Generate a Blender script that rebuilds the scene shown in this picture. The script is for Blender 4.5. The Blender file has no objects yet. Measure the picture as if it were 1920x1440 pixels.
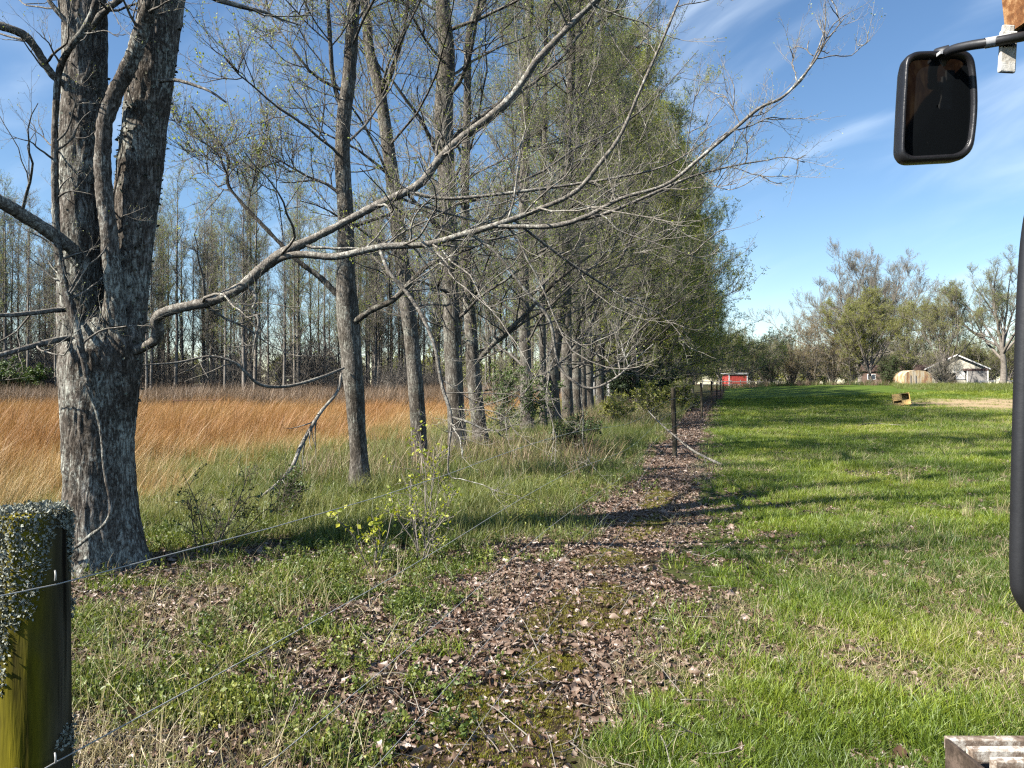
import bpy, math
import numpy as np
from mathutils import Vector

# ------------------------------------------------------------------ camera, sky, sun, exposure
scene = bpy.context.scene
C = scene.collection
EYE = 1.6            # eye height
F = 1400.0           # focal length in photo pixels (1920 wide)
cam_d = bpy.data.cameras.new('camera'); cam = bpy.data.objects.new('camera', cam_d); C.objects.link(cam)
cam.location = (0, 0, EYE); cam.rotation_euler = (math.radians(90), 0, 0)
cam_d.sensor_width = 36.0; cam_d.lens = 36.0 * F / 1920.0
cam_d.clip_start = 0.05; cam_d.clip_end = 6000
scene.camera = cam

SUN_EL = math.radians(41)
SH = np.array([0.905, 0.425]); SH /= np.linalg.norm(SH)          # the way shadows fall on the ground
sun_d = bpy.data.lights.new('sun', 'SUN'); sun = bpy.data.objects.new('sun', sun_d); C.objects.link(sun)
sun_d.energy = 5.0; sun_d.angle = math.radians(0.53); sun_d.color = (1.0, 0.955, 0.88)
ray = Vector((SH[0] * math.cos(SUN_EL), SH[1] * math.cos(SUN_EL), -math.sin(SUN_EL)))
sun.rotation_euler = ray.to_track_quat('-Z', 'Y').to_euler()
sun.location = (-30, -12, 30)

world = bpy.data.worlds.new('World'); scene.world = world; world.use_nodes = True
wt = world.node_tree; wt.nodes.clear()
def wn(t, **kw):
    n = wt.nodes.new(t)
    for k, v in kw.items(): setattr(n, k, v)
    return n
sky = wn('ShaderNodeTexSky', sky_type='NISHITA', sun_disc=False)
sky.sun_elevation = SUN_EL
sky.sun_rotation = math.atan2(-SH[0], -SH[1])
sky.air_density = 1.0; sky.dust_density = 0.05; sky.ozone_density = 2.2; sky.altitude = 100
tc = wn('ShaderNodeTexCoord')
mp = wn('ShaderNodeMapping'); mp.vector_type = 'TEXTURE'; mp.inputs['Rotation'].default_value = (0, math.radians(-30), 0); mp.inputs['Scale'].default_value = (0.62, 0.62, 0.16)
mp.inputs['Location'].default_value = (0.11, 0.0, 0.03)
wt.links.new(tc.outputs['Generated'], mp.inputs[0])
nz = wn('ShaderNodeTexNoise'); nz.inputs['Scale'].default_value = 1.7; nz.inputs['Detail'].default_value = 7; nz.inputs['Roughness'].default_value = 0.46; nz.inputs['Distortion'].default_value = 0.9
wt.links.new(mp.outputs[0], nz.inputs['Vector'])
cr = wn('ShaderNodeMapRange', interpolation_type='SMOOTHSTEP'); cr.inputs['From Min'].default_value = 0.44; cr.inputs['From Max'].default_value = 0.86; cr.inputs['To Max'].default_value = 0.5
wt.links.new(nz.outputs[0], cr.inputs['Value'])
mixc = wn('ShaderNodeMix', data_type='RGBA'); mixc.inputs['B'].default_value = (7.6, 8.6, 9.6, 1)
hs = wn('ShaderNodeHueSaturation'); hs.inputs['Saturation'].default_value = 1.12; hs.inputs['Value'].default_value = 1.0
wt.links.new(sky.outputs[0], hs.inputs['Color'])
wt.links.new(cr.outputs[0], mixc.inputs['Factor']); wt.links.new(hs.outputs[0], mixc.inputs['A'])
bg = wn('ShaderNodeBackground'); bg.inputs['Strength'].default_value = 0.076
wt.links.new(mixc.outputs['Result'], bg.inputs['Color'])
wo = wn('ShaderNodeOutputWorld'); wt.links.new(bg.outputs[0], wo.inputs[0])

vs = scene.view_settings
scene.display_settings.display_device = 'sRGB'
vs.view_transform = 'Standard'; vs.look = 'None'; vs.gamma = 1.0; vs.exposure = 1.2; vs.use_curve_mapping = False
scene.render.engine = 'CYCLES'
cy = scene.cycles
cy.max_bounces = 2; cy.diffuse_bounces = 0; cy.glossy_bounces = 2; cy.transmission_bounces = 2; cy.transparent_max_bounces = 8
cy.use_denoising = False; cy.sample_clamp_indirect = 6.0
scene.render.film_transparent = False
cy.pixel_filter_type = 'BLACKMAN_HARRIS'; cy.filter_width = 1.25

# ------------------------------------------------------------------ helpers
def at(px, py, d):
    """photo pixel + distance -> world point"""
    return np.array([(px - 960) * d / F, d, EYE + (720 - py) * d / F])

_H = np.random.default_rng(11).random((64, 64, 64)).astype(np.float32)
def vnoise(p):
    p = np.asarray(p, float); i = np.floor(p).astype(int); f = p - i; f = f * f * (3 - 2 * f)
    out = 0
    for dx in (0, 1):
        for dy in (0, 1):
            for dz in (0, 1):
                w = (f[..., 0] if dx else 1 - f[..., 0]) * (f[..., 1] if dy else 1 - f[..., 1]) * (f[..., 2] if dz else 1 - f[..., 2])
                out = out + w * _H[(i[..., 0] + dx) & 63, (i[..., 1] + dy) & 63, (i[..., 2] + dz) & 63]
    return out
def n2(x, y, s, o=0.0):
    x = np.asarray(x, float); y = np.asarray(y, float)
    p = np.stack([x * s + o, y * s + o * 1.7, np.zeros_like(x) + o], -1)
    return 0.6 * vnoise(p) + 0.4 * vnoise(p * 2.3 + 7)
def sstep(a, b, x):
    t = np.clip((np.asarray(x, float) - a) / (b - a), 0, 1); return t * t * (3 - 2 * t)
def norm(v): return v / np.maximum(np.linalg.norm(v, axis=-1, keepdims=True), 1e-9)

def gz(x, y):
    x = np.asarray(x, float); y = np.asarray(y, float)
    und = 0.022 * np.sin(0.9 * x + 0.4 * y) + 0.02 * np.sin(0.5 * x - 1.1 * y + 1) + 0.05 * np.sin(0.11 * x + 0.13 * y)
    und = und * sstep(0.5, 4, np.hypot(x, y))
    rise = 1.35 * sstep(18, 50, x) * sstep(38, 100, y)
    return und + rise
def fence_x(y): return -1.17 + 0.29 * np.asarray(y, float)
def row_x(y):
    y = np.asarray(y, float); return -5.3 + 0.26 * np.minimum(y, 50) + 0.30 * np.maximum(y - 50, 0)

class Geo:
    def __init__(s): s.V = []; s.Q = []; s.M = []; s.n = 0
    def add(s, V, Q, m=0):
        V = np.asarray(V, float).reshape(-1, 3); Q = np.asarray(Q, int).reshape(-1, 4)
        s.V.append(V); s.Q.append(Q + s.n); s.M.append(np.full(len(Q), m)); s.n += len(V)
    def tubes(s, P, R, S, m=0):
        s.add(*tubes(P, R, S), m)
    def mesh(s, name, mats, smooth=True, col=None):
        V = np.concatenate(s.V) if s.V else np.zeros((0, 3)); Q = np.concatenate(s.Q); M = np.concatenate(s.M)
        return mesh_from(name, V, Q, mats, M, smooth)
def mesh_from(name, V, Q, mats, M=None, smooth=True):
    me = bpy.data.meshes.new(name)
    me.vertices.add(len(V)); me.vertices.foreach_set('co', np.ascontiguousarray(V, np.float32).ravel())
    me.loops.add(len(Q) * 4); me.loops.foreach_set('vertex_index', np.ascontiguousarray(Q, np.int32).ravel())
    me.polygons.add(len(Q)); me.polygons.foreach_set('loop_start', np.arange(0, len(Q) * 4, 4, dtype=np.int32))
    if M is not None: me.polygons.foreach_set('material_index', np.ascontiguousarray(M, np.int32))
    me.polygons.foreach_set('use_smooth', np.full(len(Q), bool(smooth)))
    for m in mats: me.materials.append(m)
    me.update(calc_edges=True)
    return me
def tubes(P, R, S):
    """P (N,K,3) centre lines, R (N,K) radii -> verts, quads"""
    N, K, _ = P.shape
    T = np.empty_like(P); T[:, 1:-1] = P[:, 2:] - P[:, :-2]; T[:, 0] = P[:, 1] - P[:, 0]; T[:, -1] = P[:, -1] - P[:, -2]
    T = norm(T)
    mean = norm(P[:, -1] - P[:, 0] + 1e-6)
    ax = np.eye(3)[np.argmin(np.abs(mean), axis=1)]
    U = norm(np.cross(T, ax[:, None, :])); W = np.cross(T, U)
    a = np.arange(S) * 2 * np.pi / S
    V = P[:, :, None, :] + R[:, :, None, None] * (np.cos(a)[None, None, :, None] * U[:, :, None, :] + np.sin(a)[None, None, :, None] * W[:, :, None, :])
    base = (np.arange(N) * K * S)[:, None, None] + (np.arange(K - 1) * S)[None, :, None]
    j = np.arange(S)[None, None, :]; j2 = (j + 1) % S
    Q = np.stack([base + j, base + j2, base + S + j2, base + S + j], -1)
    return V.reshape(-1, 3), Q.reshape(-1, 4)
def catmull(pts, n):
    pts = np.asarray(pts, float); m = len(pts)
    e = np.vstack([2 * pts[0] - pts[1], pts, 2 * pts[-1] - pts[-2]])
    t = np.linspace(0, m - 1 - 1e-6, n); i = t.astype(int); f = (t - i)[:, None]
    p0, p1, p2, p3 = e[i], e[i + 1], e[i + 2], e[i + 3]
    return 0.5 * (2 * p1 + (p2 - p0) * f + (2 * p0 - 5 * p1 + 4 * p2 - p3) * f ** 2 + (3 * p1 - p0 - 3 * p2 + p3) * f ** 3)
def box_q(c, s, rot=None):
    """axis box verts/quads: centre, full size"""
    o = np.array([[-1, -1, -1], [1, -1, -1], [1, 1, -1], [-1, 1, -1], [-1, -1, 1], [1, -1, 1], [1, 1, 1], [-1, 1, 1]]) * 0.5
    V = o * np.asarray(s, float)
    if rot is not None: V = V @ np.asarray(rot).T
    return V + np.asarray(c, float), [[0, 3, 2, 1], [4, 5, 6, 7], [0, 1, 5, 4], [1, 2, 6, 5], [2, 3, 7, 6], [3, 0, 4, 7]]

def link(name, me, parent=None):
    o = bpy.data.objects.new(name, me); C.objects.link(o)
    if parent is not None: o.parent = parent
    return o
def thing(name, label, cat, loc=(0, 0, 0), rz=0.0, group=None):
    o = bpy.data.objects.new(name, None); C.objects.link(o); o.empty_display_size = 0.2
    o.location = loc; o.rotation_euler = (0, 0, rz)
    return tag(o, label, cat, group)
def tag(o, label=None, cat=None, group=None, kind=None):
    if label: o['label'] = label
    if cat: o['category'] = cat
    if group: o['group'] = group
    if kind: o['kind'] = kind
    return o
def bevel(o, w=0.006, seg=2):
    m = o.modifiers.new('bevel', 'BEVEL'); m.width = w; m.segments = seg; m.limit_method = 'ANGLE'; return o

# ------------------------------------------------------------------ materials
class NT:
    def __init__(s, name):
        s.m = bpy.data.materials.new(name); s.m.use_nodes = True; s.t = s.m.node_tree; s.t.nodes.clear()
        s.out = s.n('ShaderNodeOutputMaterial')
    def n(s, t, **kw):
        x = s.t.nodes.new(t)
        for k, v in kw.items():
            if k in ('operation', 'data_type', 'blend_type', 'attribute_type', 'attribute_name', 'interpolation_type', 'feature', 'distance', 'noise_dimensions'): setattr(x, k, v)
            else: x.inputs[k.replace('_', ' ')].default_value = v
        return x
    def l(s, a, b): s.t.links.new(a, b)
    def noise(s, vec, scale, detail=4, rough=0.55, dist=0.0):
        x = s.n('ShaderNodeTexNoise', Scale=scale, Detail=detail, Roughness=rough, Distortion=dist)
        if vec is not None: s.l(vec, x.inputs['Vector'])
        return x.outputs['Fac']
    def ramp(s, fac, stops):
        r = s.n('ShaderNodeValToRGB'); e = r.color_ramp.elements
        while len(e) < len(stops): e.new(0.5)
        for k, (p, c) in enumerate(stops): e[k].position = p; e[k].color = (*c, 1)
        s.l(fac, r.inputs[0]); return r.outputs[0]
    def mix(s, fac, a, b, blend='MIX'):
        x = s.n('ShaderNodeMix', data_type='RGBA', blend_type=blend)
        for v, k in ((fac, 'Factor'), (a, 'A'), (b, 'B')):
            if isinstance(v, (int, float)): x.inputs[k].default_value = v
            elif isinstance(v, tuple): x.inputs[k].default_value = (*v, 1)
            else: s.l(v, x.inputs[k])
        return x.outputs['Result']
    def math(s, op, a, b=None, clamp=False):
        x = s.n('ShaderNodeMath', operation=op); x.use_clamp = clamp
        for k, v in enumerate((a, b)):
            if v is None: continue
            if isinstance(v, (int, float)): x.inputs[k].default_value = v
            else: s.l(v, x.inputs[k])
        return x.outputs[0]
    def mrange(s, v, a, b, c=0.0, d=1.0):
        x = s.n('ShaderNodeMapRange', interpolation_type='SMOOTHSTEP'); s.l(v, x.inputs[0])
        for k, q in enumerate((a, b, c, d)): x.inputs[k + 1].default_value = q
        return x.outputs[0]
    def coords(s, kind='Object', scale=None):
        tcn = s.n('ShaderNodeTexCoord')
        if scale is None: return tcn.outputs[kind]
        mpn = s.n('ShaderNodeMapping'); mpn.inputs['Scale'].default_value = scale; s.l(tcn.outputs[kind], mpn.inputs[0]); return mpn.outputs[0]
    def pbr(s, color, rough=0.8, metal=0.0, bump=None, bstr=0.4, bdist=0.01, spec=0.3):
        p = s.n('ShaderNodeBsdfPrincipled'); p.inputs['Metallic'].default_value = metal; p.inputs['Specular IOR Level'].default_value = spec
        if isinstance(color, tuple): p.inputs['Base Color'].default_value = (*color, 1)
        else: s.l(color, p.inputs['Base Color'])
        if isinstance(rough, (int, float)): p.inputs['Roughness'].default_value = rough
        else: s.l(rough, p.inputs['Roughness'])
        if bump is not None:
            b = s.n('ShaderNodeBump', Strength=bstr, Distance=bdist); s.l(bump, b.inputs['Height']); s.l(b.outputs[0], p.inputs['Normal'])
        s.l(p.outputs[0], s.out.inputs[0]); return s.m

def bark_mat(name, dark, mid, light, lichen, lich_amt=0.5, zs=0.16, scale=26.0, bstr=0.8, bdist=0.02, stain=True):
    t = NT(name)
    v = t.coords('Object', (1, 1, zs)); o = t.coords('Object')
    a = t.noise(v, scale, 3, 0.55, 0.6)
    ridge = t.math('SUBTRACT', 1.0, t.math('ABSOLUTE', t.math('SUBTRACT', t.math('MULTIPLY', a, 4.0), 2.0)), True)
    b = t.noise(t.coords('Object', (1, 1, zs * 2.2)), scale * 2.6, 5, 0.7)
    hgt = t.math('ADD', t.math('MULTIPLY', t.math('SUBTRACT', 1.0, ridge), 0.55), t.math('MULTIPLY', b, 0.75))
    col = t.ramp(hgt, [(0.30, dark), (0.62, mid), (0.98, light)])
    st = t.noise(t.coords('Object', (1, 1, 0.35)), 3.1, 4, 0.6)
    if stain: col = t.mix(t.mrange(st, 0.38, 0.62), t.mix(1.0, col, (0.56, 0.53, 0.50), 'MULTIPLY'), col)
    ln = t.math('ADD', t.math('MULTIPLY', t.noise(o, 2.3, 3), 0.6), t.math('MULTIPLY', t.noise(o, 34, 4, 0.75), 0.5))
    lm = t.mrange(ln, 0.68 - 0.2 * lich_amt, 0.80 - 0.2 * lich_amt)
    col = t.mix(t.math('MULTIPLY', lm, t.mrange(hgt, 0.35, 0.8, 0.1, 0.9)), col, lichen)
    return t.pbr(col, 0.92, bump=hgt, bstr=bstr, bdist=bdist, spec=0.12)

M_BARK_BIG = bark_mat('bark_big', (0.026, 0.020, 0.015), (0.19, 0.163, 0.135), (0.44, 0.41, 0.365), (0.46, 0.47, 0.40), 0.85, 0.26, 26, 0.55, 0.02)
M_BARK = bark_mat('bark_row', (0.026, 0.022, 0.017), (0.20, 0.177, 0.146), (0.45, 0.415, 0.355), (0.37, 0.38, 0.31), 0.6, 0.24, 30, 0.55, 0.015)
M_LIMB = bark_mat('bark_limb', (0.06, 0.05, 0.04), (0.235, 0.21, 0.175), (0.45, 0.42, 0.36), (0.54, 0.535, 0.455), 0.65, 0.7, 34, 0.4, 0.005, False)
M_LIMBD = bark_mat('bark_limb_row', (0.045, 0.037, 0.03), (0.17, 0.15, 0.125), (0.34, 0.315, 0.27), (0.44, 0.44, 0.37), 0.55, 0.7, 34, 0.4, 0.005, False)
def twig_mat(name, a, b):
    t = NT(name); o = t.coords('Object'); col = t.ramp(t.noise(o, 3.0, 4, 0.7), [(0.3, a), (0.7, b)])
    return t.pbr(col, 0.85, spec=0.2)
M_TWIG = twig_mat('twig', (0.13, 0.107, 0.083), (0.34, 0.30, 0.245))
M_TWIG_PALE = twig_mat('twig_pale', (0.15, 0.128, 0.10), (0.40, 0.36, 0.30))
M_TWIG_DARK = twig_mat('twig_dark', (0.055, 0.043, 0.034), (0.15, 0.125, 0.10))
M_WOOD_BARK = twig_mat('wood_bark', (0.11, 0.092, 0.074), (0.33, 0.29, 0.24))
M_TWIG_FAR = twig_mat('twig_far', (0.15, 0.125, 0.10), (0.30, 0.265, 0.22))

def leaf_mat(name, cols, trans=0.4, tint=None, rough=0.55, gloss=0.06):
    """thin plant matter; colour varies per instance, per clump and along a soft noise"""
    t = NT(name)
    rnd = t.n('ShaderNodeObjectInfo').outputs['Random']
    isl = t.n('ShaderNodeNewGeometry').outputs['Random Per Island']
    fac = t.math('ADD', t.math('MULTIPLY', rnd, 0.45), t.math('MULTIPLY', isl, 0.55))
    if tint:
        a = t.n('ShaderNodeAttribute', attribute_type='INSTANCER', attribute_name=tint).outputs['Fac']
        fac = t.math('ADD', t.math('MULTIPLY', fac, 0.45), t.math('MULTIPLY', a, 0.55))
    k = len(cols)
    col = t.ramp(fac, [(0.12 + 0.76 * i / max(k - 1, 1), c) for i, c in enumerate(cols)])
    d = t.n('ShaderNodeBsdfDiffuse'); t.l(col, d.inputs[0])
    tr = t.n('ShaderNodeBsdfTranslucent'); t.l(t.mix(0.35, col, t.mix(1.0, col, (1.25, 1.2, 0.55), 'MULTIPLY')), tr.inputs[0])
    mx = t.n('ShaderNodeMixShader'); mx.inputs[0].default_value = trans; t.l(d.outputs[0], mx.inputs[1]); t.l(tr.outputs[0], mx.inputs[2])
    g = t.n('ShaderNodeBsdfGlossy'); g.inputs['Roughness'].default_value = rough
    m2 = t.n('ShaderNodeMixShader'); m2.inputs[0].default_value = gloss; t.l(mx.outputs[0], m2.inputs[1]); t.l(g.outputs[0], m2.inputs[2])
    t.l(m2.outputs[0], t.out.inputs[0]); return t.m

G_DEEP = (0.045, 0.105, 0.012); G_MID = (0.10, 0.20, 0.018); G_BRIGHT = (0.20, 0.30, 0.03); G_STRAW = (0.40, 0.33, 0.15)
M_LAWN = leaf_mat('lawn_blade', [(0.06, 0.112, 0.007), (0.15, 0.222, 0.011), (0.275, 0.34, 0.018), (0.44, 0.42, 0.06)], 0.36, 'tint')
M_STRAW = leaf_mat('straw_blade', [(0.26, 0.20, 0.09), (0.44, 0.35, 0.17), (0.58, 0.49, 0.28)], 0.35)
M_WEED = leaf_mat('weed_leaf', [(0.05, 0.088, 0.010), (0.115, 0.165, 0.015), (0.21, 0.25, 0.03), (0.36, 0.35, 0.065)], 0.36, 'tint')
M_MEADOW = leaf_mat('meadow_blade', [(0.065, 0.105, 0.013), (0.15, 0.19, 0.025), (0.30, 0.29, 0.075), (0.52, 0.43, 0.19)], 0.38, 'tint')
M_BROOM = leaf_mat('broomsedge_blade', [(0.60, 0.46, 0.22), (0.54, 0.34, 0.13), (0.46, 0.225, 0.06), (0.30, 0.125, 0.032)], 0.25, 'tint')
M_BRUSH = leaf_mat('bramble_cane', [(0.12, 0.075, 0.045), (0.22, 0.14, 0.08), (0.34, 0.23, 0.13)], 0.1)
M_DEAD = leaf_mat('dead_leaf', [(0.045, 0.024, 0.014), (0.13, 0.074, 0.046), (0.225, 0.15, 0.104), (0.42, 0.325, 0.255)], 0.1, None, 0.45, 0.06)
M_MOSS = leaf_mat('moss_fuzz', [(0.10, 0.08, 0.006), (0.17, 0.145, 0.008), (0.25, 0.22, 0.012), (0.20, 0.27, 0.018)], 0.3, 'tint')
M_BUD = leaf_mat('young_leaf', [(0.17, 0.22, 0.02), (0.29, 0.36, 0.035), (0.42, 0.47, 0.07)], 0.5)
M_BUD_OLIVE = leaf_mat('young_leaf_olive', [(0.16, 0.18, 0.02), (0.27, 0.285, 0.032), (0.38, 0.38, 0.055)], 0.5)
M_BUD_YEL = leaf_mat('young_leaf_yellow', [(0.21, 0.24, 0.02), (0.32, 0.34, 0.03), (0.44, 0.43, 0.06)], 0.5)
M_SAP = leaf_mat('sapling_leaf', [(0.22, 0.30, 0.02), (0.48, 0.50, 0.03), (0.70, 0.64, 0.06)], 0.5)
M_BROWNBUD = leaf_mat('brown_bud', [(0.25, 0.16, 0.07), (0.38, 0.26, 0.09), (0.38, 0.34, 0.08)], 0.45)
M_EVER = leaf_mat('evergreen_leaf', [(0.012, 0.024, 0.010), (0.022, 0.045, 0.014), (0.05, 0.08, 0.02)], 0.15)
M_SHRUB = leaf_mat('shrub_leaf', [(0.03, 0.062, 0.012), (0.06, 0.11, 0.016), (0.12, 0.17, 0.025)], 0.3)

# ground
def ground_material():
    t = NT('ground_soil')
    pos = t.n('ShaderNodeNewGeometry').outputs['Position']
    s = t.n('ShaderNodeSeparateXYZ'); t.l(pos, s.inputs[0]); X, Y = s.outputs[0], s.outputs[1]
    w1 = t.noise(pos, 0.9, 4); w2 = t.noise(pos, 0.12, 3); fine = t.noise(pos, 14, 5, 0.7); mid = t.noise(pos, 3.2, 4, 0.6)
    u = t.math('SUBTRACT', X, t.math('ADD', t.math('MULTIPLY', Y, 0.29), -1.17))
    u = t.math('ADD', u, t.math('MULTIPLY', t.math('SUBTRACT', w1, 0.5), 1.1))
    soil = t.ramp(t.math('ADD', t.math('MULTIPLY', fine, 0.6), t.math('MULTIPLY', mid, 0.4)), [(0.3, (0.018, 0.012, 0.008)), (0.5, (0.045, 0.028, 0.02)), (0.7, (0.095, 0.062, 0.045))])
    lawn = t.ramp(t.math('ADD', t.math('MULTIPLY', fine, 0.45), t.math('MULTIPLY', w1, 0.55)), [(0.3, (0.04, 0.07, 0.012)), (0.5, (0.085, 0.135, 0.018)), (0.68, (0.16, 0.19, 0.035))])
    nearlawn = t.mix(0.35, soil, lawn)
    fard = t.mrange(Y, 6, 26)
    lawn = t.mix(fard, nearlawn, lawn)
    # bare straw patch on the slope
    dx = t.math('DIVIDE', t.math('SUBTRACT', X, 37.0), 10.5); dy = t.math('DIVIDE', t.math('SUBTRACT', Y, 51.0), 14.0)
    dd = t.math('ADD', t.math('MULTIPLY', dx, dx), t.math('MULTIPLY', dy, dy))
    dd = t.math('ADD', dd, t.math('MULTIPLY', t.math('SUBTRACT', mid, 0.5), 1.6))
    bare = t.ramp(fine, [(0.3, (0.24, 0.165, 0.09)), (0.55, (0.42, 0.31, 0.18)), (0.75, (0.50, 0.40, 0.25))])
    lawn = t.mix(t.mrange(dd, 1.15, 0.55), lawn, bare)
    weed = t.ramp(t.math('ADD', t.math('MULTIPLY', fine, 0.5), t.math('MULTIPLY', w1, 0.5)), [(0.3, (0.018, 0.017, 0.008)), (0.5, (0.04, 0.04, 0.014)), (0.7, (0.09, 0.075, 0.036))])
    field = t.ramp(t.math('ADD', t.math('MULTIPLY', fine, 0.5), t.math('MULTIPLY', w2, 0.5)), [(0.3, (0.055, 0.03, 0.012)), (0.7, (0.14, 0.08, 0.03))])
    far_l = t.ramp(fine, [(0.3, (0.07, 0.05, 0.035)), (0.7, (0.15, 0.11, 0.08))])
    c = t.mix(t.mrange(u, 0.35, 0.85), soil, lawn)
    c = t.mix(t.mrange(u, -0.7, -1.5), c, weed)
    c = t.mix(t.mrange(u, -6.5, -9.0), c, field)
    woods = t.math('MULTIPLY', t.mrange(Y, 50, 62), t.mrange(u, -12, -20))
    c = t.mix(woods, c, far_l)
    return t.pbr(c, 0.95, bump=t.math('ADD', t.math('MULTIPLY', fine, 0.5), mid), bstr=0.7, bdist=0.03, spec=0.1)

# ------------------------------------------------------------------ the ground
def sinh_axis(n, a, b, k):
    t = np.linspace(-1, 1, n); s = np.sinh(k * t) / np.sinh(k)
    return np.where(s < 0, s * -a, s * b)
gx = sinh_axis(241, -2500, 2500, 8.5); gy = sinh_axis(281, -400, 4000, 8.6)
GX, GY = np.meshgrid(gx, gy); GZ = gz(GX, GY)
nx = len(gx); ii, jj = np.meshgrid(np.arange(len(gy) - 1), np.arange(nx - 1), indexing='ij')
Q = np.stack([ii * nx + jj, ii * nx + jj + 1, (ii + 1) * nx + jj + 1, (ii + 1) * nx + jj], -1).reshape(-1, 4)
g = link('ground', mesh_from('ground', np.stack([GX, GY, GZ], -1).reshape(-1, 3), Q, [ground_material()]))
tag(g, kind='structure')

# ------------------------------------------------------------------ tree growing
def grow(start, d, length, r0, r1, K, wig, up, rng, side=None):
    N = len(start); P = np.empty((N, K + 1, 3)); P[:, 0] = start; d = norm(d); st = (length / K)[:, None]
    for k in range(K):
        d = d + rng.normal(0, wig, (N, 3)); d[:, 2] += up
        if side is not None: d += side
        d = norm(d); P[:, k + 1] = P[:, k] + d * st
    t = np.linspace(0, 1, K + 1)[None, :]
    R = r0[:, None] * (1 - t) + r1[:, None] * t
    return P, R
def spawn(P, R, nper, trange, angle, rng, upb=0.0, alt=False):
    """children along every parent: positions, directions, t, parent radius there, parent length"""
    N, K, _ = P.shape
    pid = np.repeat(np.arange(N), nper); n = len(pid)
    t = rng.uniform(trange[0], trange[1], n)
    f = t * (K - 1); i = np.minimum(f.astype(int), K - 2); fr = (f - i)
    pos = P[pid, i] * (1 - fr)[:, None] + P[pid, i + 1] * fr[:, None]
    tan = norm(P[pid, i + 1] - P[pid, i]); rad = R[pid, i] * (1 - fr) + R[pid, i + 1] * fr
    rv = rng.normal(0, 1, (n, 3)); rv[:, 2] += upb
    perp = norm(rv - (rv * tan).sum(1, keepdims=True) * tan)
    a = np.radians(rng.uniform(angle[0], angle[1], n))[:, None]
    d = tan * np.cos(a) + perp * np.sin(a)
    L = np.linalg.norm(np.diff(P, axis=1), axis=2).sum(1)[pid]
    return pos, d, t, rad, L
def leaf_quads(pos, size, rng, hang=0.0):
    n = len(pos)
    a = norm(rng.normal(0, 1, (n, 3)) + np.array([0, 0, 0.35 - hang])); b = norm(np.cross(a, rng.normal(0, 1, (n, 3)))); c = np.cross(a, b)
    s = (size * rng.uniform(0.6, 1.35, n))[:, None]
    V = np.stack([pos, pos + a * s * 0.55 + b * s * 0.36 + c * s * 0.1, pos + a * s * 1.05, pos + a * s * 0.5 - b * s * 0.36 + c * s * 0.1], 1)
    Qd = np.arange(n * 4).reshape(n, 4)
    return V.reshape(-1, 3), Qd
def rough_tube(path, rad, S, rings, amp, freq, zf=0.22, flare=0.0, seed=0.0):
    """a bole with bark ridges in its surface"""
    pr = catmull(np.column_stack([path, rad]), rings); P = pr[:, :3]; R = pr[:, 3]
    V, Qd = tubes(P[None], R[None], S); V = V.reshape(rings, S, 3)
    out = norm(V - P[:, None, :])
    p = V * np.array([freq, freq, freq * zf]) + seed
    n = 1 - np.abs(2 * vnoise(p) - 1); n2_ = vnoise(p * 2.7 + 3); lump = vnoise(V * np.array([2.2, 2.2, 1.1]) + seed) - 0.5
    V = V + out * (amp * (n - 0.5) * 1.6 + amp * 0.8 * (n2_ - 0.5) + R[:, None] * 0.22 * lump)[..., None]
    if flare:
        z = V[..., 2] - P[0, 2]; th = np.arctan2(out[..., 1], out[..., 0])
        V = V + (out * np.array([1, 1, 0])) * (flare * np.exp(-np.maximum(z, 0) / 0.22) * (0.75 + 0.45 * np.sin(3 * th + seed) + 0.3 * np.sin(5 * th + 2 * seed)))[..., None]
    return V.reshape(-1, 3), Qd

def spray_mesh(seed, tm, lm, nl=20, ls=0.055, r=0.009, nsub=7, nss=2, bend=0.35):
    """a metre of twig along +x with side twigs and buds"""
    rng = np.random.default_rng(seed); g_ = Geo()
    st = np.zeros((1, 3)); d = np.array([[1.0, 0, 0.0]])
    P0, R0 = grow(st, d, np.array([1.0]), np.array([r]), np.array([r * 0.35]), 6, 0.09, bend * 0.12, rng); g_.tubes(P0, R0, 4)
    p, d, t, rr, L = spawn(P0, R0, nsub, (0.12, 0.97), (28, 58), rng, 0.5)
    P1, R1 = grow(p, d, 0.5 * (1.15 - 0.75 * t) * rng.uniform(0.45, 1.15, nsub), np.full(nsub, r * 0.55), np.full(nsub, r * 0.3), 4, 0.17, bend * 0.2, rng); g_.tubes(P1, R1, 3)
    ends = [P0[:, 2:].reshape(-1, 3), P1[:, 1:].reshape(-1, 3), P1[:, -1], P1[:, -1]]
    if nss:
        p, d, t, rr, L = spawn(P1, R1, nss, (0.2, 0.95), (30, 60), rng, 0.4)
        P2, R2 = grow(p, d, np.clip(L * 0.5 * rng.uniform(0.4, 1.2, len(t)), 0.04, None), np.full(len(t), r * 0.36), np.full(len(t), r * 0.24), 2, 0.2, bend * 0.2, rng); g_.tubes(P2, R2, 3)
        ends += [P2[:, -1], P2[:, -1], P2[:, 1]]
    if nl:
        e = np.concatenate(ends); pos = e[rng.integers(0, len(e), nl)] + rng.normal(0, ls * 0.35, (nl, 3)); g_.add(*leaf_quads(pos, ls, rng), 1)
    return g_.mesh('spray', [tm, lm])
def proto_coll(name, meshes):
    c = bpy.data.collections.new(name)
    for k, m in enumerate(meshes):
        o = bpy.data.objects.new('%s_%02d' % (name, k), m); c.objects.link(o)
    return c
NG = {}
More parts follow.
